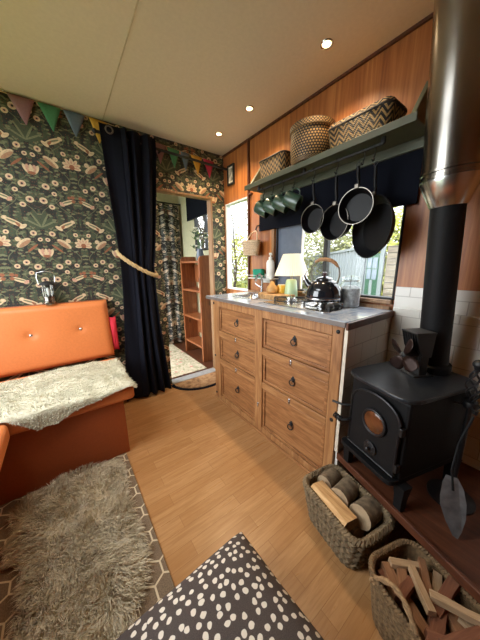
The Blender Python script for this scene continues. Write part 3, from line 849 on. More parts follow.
# ------------------------------------------------------------------ kitchen drawer unit
t = thing('drawer_cabinet', 'long pine kitchen drawer cabinet with six drawers and black ring pulls', 'cabinet', (1.19, 1.13, 0))
X0 = .970
fr = MB()
for y0, y1 in ((1.612,1.70),(1.092,1.165),(.553,.607)): fr.box((X0, y0, 0), (X0+.03, y1, .88))
for y0, y1 in ((1.165,1.612),(.607,1.092)):
    fr.box((X0, y0, 0), (X0+.03, y1, .055)); fr.box((X0, y0, .828), (X0+.03, y1, .88))
obj('face_frame', fr, M['pine'], t, bevel=.004)
rl = MB()
for z0, z1 in ((.585,.635),(.350,.395)):
    rl.box((X0+.0005, 1.165, z0), (X0+.03, 1.612, z1)); rl.box((X0+.0005, .607, z0), (X0+.03, 1.092, z1))
obj('drawer_rail', rl, M['pine_y'], t, bevel=.004)
obj('plinth', MB().box((X0-.010, .553, 0), (X0, 1.705, .022)), M['pine_y'], t, bevel=.003)
obj('carcass', MB().box((X0+.031, .554, .0), (1.40, 1.69, .775)), M['pine'], t)
obj('end_panel', MB().box((X0+.031, 1.691, .0), (1.40, 1.70, .88)), M['pine'], t, bevel=.002)
def ringpull(par, y, z, x):
    m = MB()
    for q in range(8):
        a = q*PI/4; r = .017 if q % 2 == 0 else .011
        m.ball((x-.003, y+r*.55*math.cos(a), z+.012+r*.75*math.sin(a)), (.003, .006, .007), 8, 5)
    m.ball((x-.006, y, z+.012), (.007,.009,.009), 10, 6)
    pl = obj('pull_plate', m, M['iron'], par)
    pts = [Vector((x-.012-.004*math.sin(i*PI/10), y+.015*math.sin(2*PI*i/20), z-.007+.017*math.cos(2*PI*i/20))) for i in range(20)]
    obj('pull_ring', MB().tube(pts, .0034, 8, True), M['iron'], par)
def keyplate(par, y, z, x):
    m = MB(); m.ball((x-.002, y, z+.007), (.004,.010,.010), 12, 6); m.ball((x-.002, y, z-.009), (.004,.007,.011), 12, 6)
    obj('keyhole_plate', m, M['steel'], par)
for side, (y0, y1) in (('l', (1.165,1.612)), ('r', (.607,1.092))):
    for z0, z1 in ((.635,.828),(.395,.585),(.055,.350)):
        g = .004
        m = MB()
        # recessed panel with a moulded lip
        m.box((X0+.016, y0+g, z0+g), (X0+.031, y1-g, z1-g))
        lip = .022
        for a, e in (((y0+g, z0+g), (y0+lip, z1-g)), ((y1-lip, z0+g), (y1-g, z1-g)), ((y0+lip, z0+g), (y1-lip, z0+lip)), ((y0+lip, z1-lip), (y1-lip, z1-g))):
            m.prism([(0,0),(0,0)], 0, 0) if False else m.box((X0+.007, a[0], a[1]), (X0+.016, e[0], e[1]))
        dr = obj('drawer', m, M['pine_k'], t, bevel=.003)
        yc, zc = (y0+y1)/2-.01, (z0+z1)/2+.01
        ringpull(dr, yc, zc-.002, X0+.016)
fm = t
for y, z in ((1.384,.372),(.85,.612),(.85,.372),(1.128,.213),(1.384,.612)): keyplate(t, y, z, X0)
for y, z in ((1.682,.852),(1.682,.405),(.578,.852),(.576,.405),(1.682,.06)):
    obj('stud', MB().ball((X0-.001, y, z), (.006,.010,.010), 12, 7), M['iron'], t)
# worktop
t = thing('worktop', 'blue grey tiled kitchen worktop with dark edge on the pine cabinet', 'worktop', (1.19, 1.14, .88))
WT = MB()
sy0, sy1, sx0, sx1 = 1.345, 1.60, 1.09, 1.31
for a, e in (((.95,.532),(1.385,sy0)),((.95,sy1),(1.385,1.765)),((.95,sy0),(sx0,sy1)),((sx1,sy0),(1.385,sy1))): WT.box((a[0],a[1],.882),(e[0],e[1],.907))
obj('top', WT, M['worktop'], t)
obj('side_edging', MB().box((.947, .520, .872), (1.392, .532, .905)), M['darkwood'], t, bevel=.003, label='dark wooden edge strip')
obj('front_edging', MB().box((.943, .532, .884), (.95, 1.765, .905)), plain('pale_edge_strip', sr(112,104,98), .4), t, bevel=.002)
obj('back_upstand', MB().box((1.385, .545, .885), (1.396, 1.765, .925)), M['trimwood'], t, bevel=.002)
# sink + tap
t = thing('sink', 'stainless steel sink set in far end of the worktop', 'sink', (1.2, 1.47, .907))
rim = []
for k, (dx, z) in enumerate(((.012,.9085),(.012,.911),(-.004,.911),(-.010,.90),(-.022,.80),(-.05,.785))):
    hx, hy = (sx1-sx0)/2+dx, (sy1-sy0)/2+dx; rim.append([Vector((1.2+x, 1.4725+y, z)) for x, y in rrect(hx, hy, .03)])
obj('basin', MB().loft(rim, True, (False, True)), M['sink'], t)
t = thing('tap', 'chrome swan neck mixer tap behind the sink', 'tap', (1.35, 1.52, .907))
obj('spout', MB().tube([(1.345,1.52,.908),(1.345,1.52,1.01),(1.335,1.515,1.055),(1.30,1.50,1.075),(1.26,1.487,1.06),(1.245,1.482,1.025)], .0105, 10), M['steel'], t)
obj('base', MB().lathe([(.024,0),(.024,.012),(.016,.02)], 16, (1.345,1.52,.9075)), M['steel'], t)
obj('lever', MB().tube([(1.345,1.52,.96),(1.33,1.57,.985),(1.325,1.585,1.0)], .006, 8), M['steel'], t)
# hob
t = thing('gas_hob', 'steel gas hob with black pan supports set in the worktop', 'hob', (1.22, .93, .907))
obj('panel', MB().prism([(1.205+x, .935+y) for x, y in rrect(.165, .245, .03)], .9075, .913), M['steel'], t, bevel=.002)
for y in (.83, 1.075):
    bu = obj('burner', MB().lathe([(.045,0),(.045,.008),(.03,.012),(.03,.018),(.036,.02),(.034,.026),(.01,.028)], 24, (1.205, y, .913)), M['steel'], t)
    m = MB()
    for k in range(4):
        a = k*PI/2+PI/4; ca, sa = math.cos(a), math.sin(a)
        m.tube([(1.205+.105*ca, y+.105*sa, .913),(1.205+.105*ca, y+.105*sa, .935),(1.205+.10*ca, y+.10*sa, .9395),(1.205+.03*ca, y+.03*sa, .9395)], .0045, 8)
    m.tube([Vector((1.205+.105*math.cos(a*PI/12), y+.105*math.sin(a*PI/12), .922)) for a in range(24)], .0035, 6, True)
    obj('pan_support', m, M['iron'], t)
for x, y in ((1.10,.715),(1.16,.712),(1.30,.72)):
    obj('knob', MB().lathe([(.012,0),(.012,.012),(.019,.014),(.021,.026),(.016,.032),(.004,.034)], 18, (x, y, .913)), M['black'], t)
# kettle
K0 = Vector((1.195, .822, .9445))
ks = .92
t = thing('kettle', 'black enamel whistling kettle with wooden grip on the gas hob', 'kettle', tuple(K0))
obj('body', MB().lathe([(0.0783,0.0000),(0.0910,0.0038),(0.0983,0.0173),(0.1001,0.0346),(0.0955,0.0624),(0.0837,0.0883),(0.0637,0.1094),(0.0419,0.1190),(0.0382,0.1210)], 40, K0), M['enamel'], t)
obj('base_band', MB().lathe([(0.0987,0.0134),(0.0996,0.0173),(0.0987,0.0211)], 40, K0, caps=(False,False)), M['steel'], t)
ld = obj('lid', MB().lathe([(0.0455,0.1181),(0.0455,0.1229),(0.0328,0.1325),(0.0109,0.1373)], 28, K0), M['enamel'], t)
obj('lid_knob', MB().lathe([(0.0055,0.1354),(0.0064,0.1440),(0.0137,0.1498),(0.0137,0.1574),(0.0055,0.1613)], 16, K0), plain('lid_knob_plastic', sr(70,36,40), .35), ld)
dv = Vector((-.35, .94, 0))
def kp(a, z): return K0+dv*a*.9+Vector((0,0,z*.97))
obj('spout', MB().tube([kp(.075,.07), kp(.105,.10), kp(.125,.128)], [.022,.017,.013], 14), M['enamel'], t)
obj('spout_whistle', MB().tube([kp(.122,.122), kp(.132,.145)], [.015,.013], 14).tube([kp(.128,.14), kp(.118,.165), kp(.11,.175)], .004, 6), M['steel'], t)
obj('handle_bracket', MB().tube([kp(.075,.105), kp(.085,.15), kp(.078,.20), kp(.055,.225)], .005, 8), M['panrim'], t)
obj('handle_bracket', MB().tube([kp(-.045,.222), kp(-.082,.19), kp(-.088,.15), kp(-.076,.10)], .005, 8), M['panrim'], t)
obj('grip', MB().tube([kp(.062,.222), kp(.035,.236), kp(0,.238), kp(-.035,.23), kp(-.06,.214), kp(-.075,.195)], [.007,.010,.011,.011,.010,.007], 10), M['grip'], t)
# jar
J0 = (1.322, .735, .9075)
t = thing('glass_jar', 'clip top glass jar beside the kettle under the window', 'jar', J0)
obj('jar', MB().lathe([(.050,0),(.057,.006),(.057,.125),(.046,.142),(.046,.155),(.050,.158)], 28, J0, caps=(True,False)), M['jarglass'], t)
obj('contents', MB().lathe([(.048,.004),(.053,.01),(.053,.105),(.03,.120),(.004,.123)], 24, J0), M['contents'], t)
obj('lid', MB().lathe([(.051,.160),(.052,.168),(.03,.176),(.005,.178)], 24, J0), M['jarglass'], t)
obj('clip', MB().tube([(J0[0]-.042,J0[1]-.02,J0[2]+.11),(J0[0]-.056,J0[1]-.030,J0[2]+.15),(J0[0]-.038,J0[1]-.02,J0[2]+.18)], .002, 6).tube([Vector((J0[0],J0[1],J0[2]+.148))+Vector((.048*math.cos(a*PI/10),.048*math.sin(a*PI/10),0)) for a in range(20)], .002, 6, True), M['steel'], t)
# lamp
A0 = (1.32, 1.178, .907)
t = thing('table_lamp', 'small lit table lamp with green base and pleated cream shade', 'lamp', A0)
obj('base', MB().lathe([(.042,0),(.047,.004),(.046,.05),(.038,.125),(.032,.138),(.01,.14)], 28, A0), M['ceramic_green'], t)
obj('stem', MB().lathe([(.008,.138),(.008,.18)], 12, A0), M['panrim'], t)
obj('bulb', MB().ball((A0[0],A0[1],A0[2]+.22), (.022,.022,.03)), mk_emit('warm_bulb', (1,.72,.4), 1.5), t)
o = obj('shade', MB().lathe([(.120,.168),(.117,.174),(.064,.312),(.062,.314)], 64, A0, caps=(False,False)), M['shade'], t); o.modifiers.new('thick','SOLIDIFY').thickness = .002
# wood slice and things on it
W0 = (1.265, 1.275, .9075)
pts = []
for i in range(28):
    a = 2*PI*i/28; r = 1+.05*math.sin(3*a)+.04*math.sin(5*a+1); pts.append((.105*r*math.cos(a), .15*r*math.sin(a)))
m = MB(); m.loft([[Vector((W0[0]+x*k, W0[1]+y*k, W0[2]+z)) for x, y in pts] for k, z in ((.97,0),(1.0,.006),(1.0,.032),(.96,.036))], True, (True,True), 0, True, 1)
obj('wood_slice', m, [plain('pale_bark', sr(168,130,86), .85, var=.4, scale=60, bump=.4), M['splitwood']], cat='board', label='round log slice board on worktop beside the lamp')
G0 = (1.235, 1.285, .944)
t = thing('gourd', 'small tan gourd on the log slice board', 'gourd', G0)
obj('body', MB().lathe([(.02,0),(.038,.01),(.043,.03),(.036,.05),(.022,.063),(.018,.075),(.012,.085),(.004,.088)], 22, G0), M['gourd'], t)
obj('stalk', MB().tube([(1.235,1.285,1.03),(1.238,1.29,1.05)], .004, 6), M['bark'], t)
G1 = (1.305, 1.255, .944)
t = thing('candle_jar', 'yellow candle jar on the log slice board by lamp', 'jar', G1)
obj('jar', MB().lathe([(.030,0),(.034,.004),(.034,.055),(.031,.06)], 22, G1), M['yellow'], t)
obj('wax', MB().lathe([(.028,.055),(.026,.061)], 18, G1), M['white'], t)
for (x, y, h, c, lab) in ((1.29, 1.03, .05, 'jarglass', 'tiny glass shaker on the worktop between lamp and kettle'),):
    t = thing('shaker', lab, 'shaker', (x, y, .913))
    obj('body', MB().lathe([(.016,0),(.018,.004),(.014,h)], 14, (x, y, .9135)), M[c], t); obj('cap', MB().lathe([(.015,h),(.015,h+.010),(.008,h+.016)], 14, (x, y, .9135)), M['panrim'], t)
# wall caddy with bottle and sponge
t = thing('wall_caddy', 'little white caddy shelf on the plywood post between the windows', 'caddy', (1.39, 1.55, 1.04))
obj('tray', MB().box((1.335, 1.40, 1.034), (1.418, 1.70, 1.042)), M['white'], t, bevel=.003)
obj('rail', MB().tube([(1.418,1.40,1.06),(1.338,1.40,1.062),(1.338,1.70,1.062),(1.418,1.70,1.06)], .003, 6), M['white'], t)
obj('bracket', MB().box((1.412,1.50,1.0),(1.42,1.60,1.075)), M['white'], t)
B0 = (1.375, 1.455, 1.0425)
t = thing('soap_bottle', 'white pump soap bottle on the wall caddy', 'bottle', B0)
obj('bottle', MB().lathe([(.03,0),(.033,.004),(.033,.12),(.026,.14),(.012,.15)], 22, B0), M['white'], t)
pp = obj('pump', MB().lathe([(.015,.148),(.015,.166),(.006,.168),(.006,.185),(.012,.187),(.012,.2)], 14, B0), M['white'], t)
obj('nozzle', MB().tube([(B0[0],B0[1],B0[2]+.194),(B0[0]-.02,B0[1]-.035,B0[2]+.192),(B0[0]-.022,B0[1]-.04,B0[2]+.18)], .004, 6), M['white'], pp)
obj('sponge', MB().box((1.355, 1.545, 1.043), (1.395, 1.655, 1.115)), M['sponge'], cat='sponge', label='green sponge on the white wall caddy', bevel=.006)
# hanging basket + hook
t = thing('wall_hook', 'dark hook on plywood above the hanging beige basket', 'hook', (1.40, 1.655, 1.44))
obj('hook', MB().tube([(1.422,1.650,1.475),(1.40,1.650,1.47),(1.385,1.650,1.44),(1.388,1.650,1.428),(1.398,1.650,1.43)], .006, 8), M['iron'], t)
t = thing('hanging_basket', 'small beige woven basket hanging from hook between the windows', 'basket', (1.37, 1.655, 1.30))
m = MB()
for j in range(7):
    z = 1.238+.017*j; r = .056+.014*j/6
    m.tube([Vector((1.34+r*.75*math.cos(a*PI/14), 1.660+r*1.35*math.sin(a*PI/14), z+.0015*math.sin(a*PI/2))) for a in range(28)], .0095, 7, True)
m.lathe([(.05,1.232),(.052,1.236)], 20, (1.34,1.660,0))
obj('body', m, M['tan'], t)
obj('loop_handle', MB().tube([(1.345,1.585,1.34),(1.365,1.610,1.41),(1.385,1.650,1.431),(1.365,1.69,1.41),(1.345,1.735,1.34)], .006, 7), M['tan'], t)
# picture
t = thing('framed_picture', 'small black framed picture on plywood above the tall window', 'picture', (1.41, 2.045, 1.97))
fm = MB()
y0, y1, z0, z1 = 1.992, 2.098, 1.885, 2.055
for a, e in (((y0,z0),(y0+.016,z1)),((y1-.016,z0),(y1,z1)),((y0+.016,z0),(y1-.016,z0+.016)),((y0+.016,z1-.016),(y1-.016,z1))): fm.box((1.402,a[0],a[1]),(1.42,e[0],e[1]))
obj('frame', fm, M['black'], t, bevel=.002)
obj('mount', MB().box((1.411,y0+.014,z0+.014),(1.414,y1-.014,z1-.014)), plain('cream_mount', sr(224,214,196), .7), t)
obj('print', MB().box((1.409,y0+.028,z0+.034),(1.4115,y1-.028,z1-.034)), M['photo'], t)

# ------------------------------------------------------------------ wall shelf, rail, blind
t = thing('roller_blind', 'navy blind hanging under the green shelf over the wide window', 'blind', (1.40, 1.05, 1.56))
obj('cloth', MB().box((1.398, .492, 1.428), (1.402, 1.622, 1.66)), M['navy_blind'], t)
obj('bottom_bar', MB().tube([(1.40,.492,1.428),(1.40,1.622,1.428)], .005, 8), M['navy_blind'], t)
t = thing('display_shelf', 'long sage green wall shelf holding three woven baskets', 'shelf', (1.31, 1.03, 1.70))
obj('board', MB().box((1.205, .462, 1.70), (1.42, 1.565, 1.722)), M['green'], t, bevel=.003)
obj('lip', MB().box((1.200, .462, 1.692), (1.207, 1.565, 1.724)), M['green'], t, bevel=.002)
obj('cleat', MB().box((1.385, .48, 1.655), (1.42, 1.60, 1.70)), M['green'], t, bevel=.003)
def brk(y):
    pts = [(1.42,1.722),(1.23,1.722),(1.245,1.74),(1.365,1.90),(1.42,1.915)]
    M_ = Matrix(((1,0,0,0),(0,0,1,y),(0,1,0,0),(0,0,0,1))); return MB().prism(pts, 0, .02, mat=M_)
bo = obj('bracket', brk(.487), M['green'], t, bevel=.003)
obj('screw', MB().ball((1.395,.486,1.885), (.004,.003,.004), 8, 5), M['steel'], bo)
obj('bracket', brk(1.54), M['green'], t, bevel=.003)
obj('hanging_rail', MB().tube([(1.25,.60,1.675),(1.25,1.47,1.675)], .0065, 10), M['black'], t, label='black metal rail under the shelf')
for y in (.603, 1.045, 1.455): obj('rail_bracket', MB().tube([(1.25,y,1.675),(1.25,y,1.701)], .010, 8), M['black'], t)
# baskets on shelf
def flare_basket(root, y0, y1, x0, x1, z0, z1, mat, rimmat, grow=.0):
    cx_, cy_ = (x0+x1)/2, (y0+y1)/2; hx, hy = (x1-x0)/2, (y1-y0)/2
    rings = []
    for k in range(9):
        f = k/8; s_ = .90+.10*f
        rings.append([Vector((cx_+x, cy_+y, z0+(z1-z0)*f)) for x, y in rrect(hx*s_, hy*s_, .035, 6)])
    inner = [[Vector((cx_+x, cy_+y, z)) for x, y in rrect(hx*s_-.008, hy*s_-.008, .03, 6)] for s_, z in ((1.0,z1),(.92,z0+.012))]
    obj('body', MB().loft(rings, True, (True, False)), mat, root)
    obj('lining', MB().loft(inner, True, (False, True)), M['seagrass2'], root)
    obj('rim', MB().tube([Vector((cx_+x, cy_+y, z1)) for x, y in rrect(hx-.003, hy-.003, .035, 6)], .007, 8, True), rimmat, root)
DK = plain('dark_woven_rim', sr(44,36,28), .7, var=.3)
t = thing('woven_basket', 'small black and cream zigzag basket at the far end of the shelf', 'basket', (1.31, 1.36, 1.722), group='woven baskets on the green shelf')
flare_basket(t, 1.205, 1.455, 1.235, 1.40, 1.7225, 1.85, M['zig_a'], DK)
t = thing('woven_basket', 'tall round flecked black and cream basket in middle of the shelf', 'basket', (1.29, 1.03, 1.722), group='woven baskets on the green shelf')
D0 = (1.292, 1.035, 1.7225)
obj('body', MB().lathe([(.108,0),(.116,.02),(.121,.10),(.119,.18)], 40, D0, caps=(True,False)), M['fleck'], t)
obj('lining', MB().lathe([(.113,.18),(.108,.01)], 36, D0, caps=(False,True)), M['seagrass2'], t)
obj('rim', MB().lathe([(.121,.16),(.126,.165),(.126,.192),(.121,.195),(.113,.192),(.113,.17)], 40, D0, caps=(False,False)), M['fleck'], t)
t = thing('woven_basket', 'long black and cream zigzag basket at near end of the shelf', 'basket', (1.31, .73, 1.722), group='woven baskets on the green shelf')
flare_basket(t, .575, .895, 1.225, 1.405, 1.7225, 1.825, M['zig_b'], DK)
rings = []
for k, (s_, z) in enumerate(((1.02,1.821),(1.03,1.832),(.97,1.846),(.6,1.856),(.02,1.858))):
    rings.append([Vector((1.315+x*s_, .735+y*s_, z)) for x, y in rrect(.088, .158, .035, 6)])
obj('lid', MB().loft(rings, True, (True,True)), M['zig_b'], t)
# hooks, mugs, pans
hook_mesh = MB().tube(arc((0,0,0), .011, 200, 0, 8, 'xz')+[(.011,0,-.02),(.008,0,-.032),(0,0,-.04)]+arc((-.006,0,-.048), .010, 50, -160, 8, 'xz')[1:], .0026, 7)
HK = 'hooks on the shelf rail'
names = {1.409:'nearest the doorway, holding the first mug', 1.315:'holding the second mug', 1.22:'holding the third mug', 1.125:'holding the mug nearest the pans', .976:'holding the smallest pan', .83:'holding the middle pan', .690:'holding the pale rimmed pan', .640:'holding the big frying pan'}
first = None
for y, nm in names.items():
    if first is None:
        o = obj('s_hook', hook_mesh, M['black'], cat='hook', label='black hook on the shelf rail, '+nm, group=HK); first = o
    else:
        o = first.copy(); col.objects.link(o); o['label'] = 'black hook on the shelf rail, '+nm
    o.location = (1.25, y, 1.672)
# mug
ax = Vector((.42, -.78, -.46)).normalized()
mlab = ['green enamel mug hanging leftmost on the rail', 'green enamel mug hanging second from left', 'green enamel mug hanging third from left', 'green enamel mug hanging rightmost, nearest the pans']
zq = ax.to_track_quat('Z', 'Y').to_matrix().to_4x4()
root = None
for k, y in enumerate((1.409, 1.315, 1.22, 1.125)):
    if root is None:
        root = thing('enamel_mug', mlab[0], 'mug', (1.244, y, 1.612), group='green enamel mugs on the rail')
        base = Vector((1.244, y, 1.612)); c = Vector((0,0,-.070)); T = Matrix.Translation(base+c) @ zq
        obj('body', MB().lathe([(.041,-.048),(.045,-.042),(.046,.046),(.048,.048),(.044,.048),(.043,-.040)], 28, mat=T, caps=(True,True)), M['mug'], root)
        # handle toward +Z world side of the cup
        s_ = Vector((0,0,1)); s_ = (s_-ax*s_.dot(ax)).normalized()
        hp = [base+c+ax*a+s_*h for a, h in ((-.028,.043),(-.025,.063),(-.004,.074),(.018,.066),(.027,.045))]
        obj('handle', MB().tube(hp, .0045, 8), M['mug'], root)
        obj('rim', MB().tube([T @ Vector((.0465*math.cos(q*PI/14), .0465*math.sin(q*PI/14), .048)) for q in range(28)], .002, 6, True), M['black'], root)
    else: dup(root, (1.244, y, 1.612), mlab[k])
def pan(y, zc, R, depth, rz, label, htop=1.63, rim='panrim', x=1.255, lean=0, flare=.82):
    t = thing('frying_pan', label, 'pan', (x, y, htop), 0, 'pans hanging from the rail')
    # local Z of lathe points to open side: -X rotated by rz about Z
    d = Matrix.Rotation(rz, 4, 'Z') @ Vector((-1, 0, -math.sin(lean)*1.0)); d.normalize()
    q = d.to_track_quat('Z', 'Y').to_matrix().to_4x4(); T = Matrix.Translation((x, y, zc)) @ q
    obj('body', MB().lathe([(R*flare*.6,-depth),(R*flare,-depth),(R*.97,-depth*.25),(R,0),(R-.003,0),(R*.95,-depth*.3),(R*flare-.004,-depth+.004),(.002,-depth+.005)], 44, mat=T, caps=(True,True)), M['pan'], t)
    obj('rim', MB().tube([T @ Vector((R*math.cos(a*PI/24), R*math.sin(a*PI/24), 0)) for a in range(48)], .0022 if rim == 'panrim' else .0016, 6, True), M[rim], t)
    up = Vector((x, y, 0)); back = -d*.004
    pz = zc+R
    hd = obj('handle', MB().tube([Vector((x,y,pz-.006))+back, Vector((x,y,pz+.03))+back+Vector((.010,0,0)), Vector((x+.004,y,(pz+htop)/2)), Vector((x-.002,y,htop-.012))], [.007,.008,.0085,.0075], 10), M['pan'], t)
    obj('hang_ring', MB().tube([Vector((x-.003, y, htop-.0))+Vector((0,.008*math.cos(a*PI/8),.010*math.sin(a*PI/8)-.006)) for a in range(16)], .002, 6, True), M['iron'], hd)
    obj('rivet_plate', MB().box((x-.006, y-.010, pz-.004), (x+.006, y+.010, pz+.016)), M['panrim'], t, bevel=.002)
    return t
pan(.976, 1.412, .080, .045, 0, 'small black pan, leftmost of the hanging pans', 1.614)
pan(.83, 1.372, .092, .06, -.1, 'black pan hanging second from left, behind the pale rimmed one', 1.614)
pan(.690, 1.425, .083, .05, .12, 'black pan with pale rim hanging third, in front of the big one', 1.614, x=1.215)
pan(.640, 1.325, .148, .045, -.50, 'largest black frying pan, rightmost on the rail', 1.614, rim='pan', x=1.28, flare=.78)

# ------------------------------------------------------------------ ceiling lights
LG = 'recessed ceiling spotlights'
for x, y, lab in ((1.175, .88, 'small warm ceiling spotlight nearest the steel flue'), (1.175, 1.47, 'small warm ceiling spotlight, middle of the row'), (1.175, 1.86, 'small warm ceiling spotlight nearest the doorway')):
    t = thing('ceiling_spotlight', lab, 'spotlight', (x, y, ZC), group=LG)
    obj('bezel', MB().lathe([(.024,-.001),(.028,-.004),(.030,0)], 24, (x, y, ZC), caps=(False,True)), M['steel'], t)
    obj('lens', MB().lathe([(.002,-.005),(.018,-.004),(.021,-.0015)], 20, (x, y, ZC), caps=(True,True)), M['lamp'], t)
    L = bpy.data.lights.new('spot_beam', 'SPOT'); L.energy = 4; L.color = (1,.74,.45); L.spot_size = math.radians(125); L.spot_blend = .8; L.shadow_soft_size = .02
    lo = bpy.data.objects.new('spot_beam', L); col.objects.link(lo); lo.parent = t; lo.location = (0,0,-.02)
L = bpy.data.lights.new('lamp_bulb', 'POINT'); L.energy = .12; L.color = (1,.72,.42); L.shadow_soft_size = .02
lo = bpy.data.objects.new('lamp_bulb', L); col.objects.link(lo); lo.location = (A0[0], A0[1], A0[2]+.265)

# ------------------------------------------------------------------ hearth, stove, flue
hx = lambda y: .984+(y-.535)*(.152/.536)
HP = [(hx(.533), .533), (hx(-.6), -.6), (1.39, -.6), (1.39, .533)]
t = thing('hearth', 'raised red brown wooden hearth platform under the black stove', 'hearth', (1.15, .1, 0))
obj('board', MB().prism(HP, .215, .24), M['hearth'], t, bevel=.003)
u_ = Vector((.152,.536,0)).normalized(); nf = Vector((-u_.y, u_.x, 0))
P0, P1 = Vector((hx(.53), .53, 0)), Vector((hx(-.58), -.58, 0))
def strip(a, e, n, z0, z1): 
    return MB().prism([(a.x, a.y), (e.x, e.y), ((e+n).x, (e+n).y), ((a+n).x, (a+n).y)], z0, z1)
obj('front_edge', strip(P1, P0, nf*.014, .212, .246), M['hearth'], t, bevel=.003)
obj('support', MB().box((1.12,-.58,0),(1.38,.50,.215)), M['darkwood'], t)

RZ = math.radians(-16.5)
t = thing('wood_stove', 'black cast iron wood burning stove on the wooden hearth', 'stove', (.883, .303, .24), RZ)
T4 = XF[t.name]
def so(name, mb, mat, par=None, **k): return obj(name, mb, mat, par or t, world=False, **k)
yc = .066
pl = []
for x, y, r in ((-.004,-.070,.075),(.40,-.070,.06),(.40,.222,.06),(-.004,.222,.075)): pl.append((x, y, r))
def rpoly(P, n=6):
    out = []
    for i in range(len(P)):
        x, y, r = P[i]; a = Vector(P[i-1][:2]); c = Vector(P[(i+1) % len(P)][:2]); p = Vector((x, y))
        d1 = (a-p).normalized(); d2 = (c-p).normalized(); s_, e = p+d1*r, p+d2*r
        for k in range(n+1):
            f = k/n; out.append(tuple(s_*(1-f)**2+p*2*f*(1-f)+e*f*f))
    return out
so('top_plate', MB().prism(rpoly(pl), .444, .460), M['stovetop'], bevel=.004)
so('body', MB().box((.022,-.056,.128), (.385,.200,.444)), M['stove'], bevel=.012)
so('ash_lip', MB().prism(rpoly([(-.016,-.05,.03),(.03,-.05,.002),(.03,.205,.002),(-.016,.205,.03)]), .112, .130), M['stove'], bevel=.003)
so('base_frame', MB().box((.018,-.052,.108),(.39,.206,.130)), M['stove'], bevel=.004)
for x, y in ((.045,-.056),(.034,.190),(.36,-.040),(.36,.190)):
    so('leg', MB().loft([[Vector((x+a*s_, y+c*s_, z)) for a, c in ((-.022,-.022),(.022,-.022),(.022,.022),(-.022,.022))] for s_, z in ((.62,0),(.64,.012),(.72,.06),(1.0,.112))], smooth=False), M['stove'])
def fpl(pts, x0, x1): return MB().prism(pts, 0, x1-x0, mat=Matrix(((0,0,1,x0),(1,0,0,0),(0,1,0,0),(0,0,0,1))))
dpts = [(-.042,.145),(.174,.145),(.174,.36)]+[(yc+.105*math.cos(PI*i/12), .36+.062*math.sin(PI*i/12)) for i in range(1,12)]+[(-.042,.36)]
dr = so('door', fpl(dpts, .006, .022), M['stove'], bevel=.003)
so('door_trim', MB().tube([(.004, y, z) for y, z in [(-.042,.145),(-.042,.36)]+[(yc-.105*math.cos(PI*i/12), .36+.062*math.sin(PI*i/12)) for i in range(1,12)]+[(.174,.36),(.174,.145)]], .004, 6, True), M['iron'], dr)
GC = (.0, .056, .308)
obj('glass', MB().lathe([(.045,0),(.040,.004),(.002,.006)], 32, mat=Matrix.Translation(GC) @ Matrix.Rotation(-PI/2, 4, 'Y')), plain('sooty_amber_glass', sr(96,56,32), .12, var=.35, scale=18), dr, world=False, label='round amber tinted glass')
obj('glass_ring', MB().tube([Vector(GC)+Vector((0,.048*math.cos(a*PI/16),.048*math.sin(a*PI/16))) for a in range(32)], .006, 8, True), M['iron'], dr, world=False)
m = MB().lathe([(.028,0),(.028,.008),(.020,.011),(.006,.012),(.005,.022),(.009,.026),(.003,.03)], 24, mat=Matrix.Translation((.006,.060,.19)) @ Matrix.Rotation(-PI/2, 4, 'Y'))
for k in range(5):
    a = k*2*PI/5; m.ball((-.004,.060+.017*math.cos(a),.19+.017*math.sin(a)), (.003,.006,.006), 8, 5)
obj('air_vent', m, M['iron'], dr, world=False)
m = MB().tube([(.008,.172,.245),(-.015,.175,.245),(-.028,.19,.238)], .006, 8)
hel = [Vector((-.028+.010*math.cos(i*.9), .19+i*.0016, .238+.010*math.sin(i*.9))) for i in range(30)]
m.tube(hel, .0035, 6)
obj('door_handle', m, M['iron'], dr, world=False)
for hz in (.17, .32): obj('hinge', MB().box((-.0,-.054,hz),(.02,-.041,hz+.03)), M['iron'], dr, world=False, bevel=.002)
so('latch_rod', MB().tube([(.01,.185,.305),(-.015,.205,.302),(-.03,.25,.298)], .0055, 8), M['iron'])

# flue
lean = Vector((1.19-1.235, .318-.288, .70)).normalized()
PB = Vector((1.235, .288, .7005))
q = lean.to_track_quat('Z', 'Y').to_matrix().to_4x4(); T = Matrix.Translation(PB) @ q
t = thing('flue_pipe', 'tall flue, black below and shiny steel above, rising from stove', 'flue', tuple(PB))
obj('collar', MB().lathe([(.064,0),(.064,.03),(.056,.036)], 36, mat=T), M['stove'], t)
obj('lower_pipe', MB().lathe([(.053,.0),(.053,.70)], 40, mat=T), M['stove'], t, label='matt black lower pipe')
obj('adaptor_cone', MB().lathe([(.055,.652),(.057,.655),(.089,.735),(.089,.745)], 40, mat=T, caps=(True,True)), M['steel'], t, label='steel cone adaptor')
obj('upper_pipe', MB().lathe([(.087,.745),(.087,1.475)], 48, mat=T), M['chrome'], t, label='shiny steel upper pipe')
for z in (.750, .772): obj('joint_band', MB().lathe([(.087,z-.006),(.0915,z-.004),(.0915,z+.004),(.087,z+.006)], 48, mat=T, caps=(False,False)), M['chrome'], t)

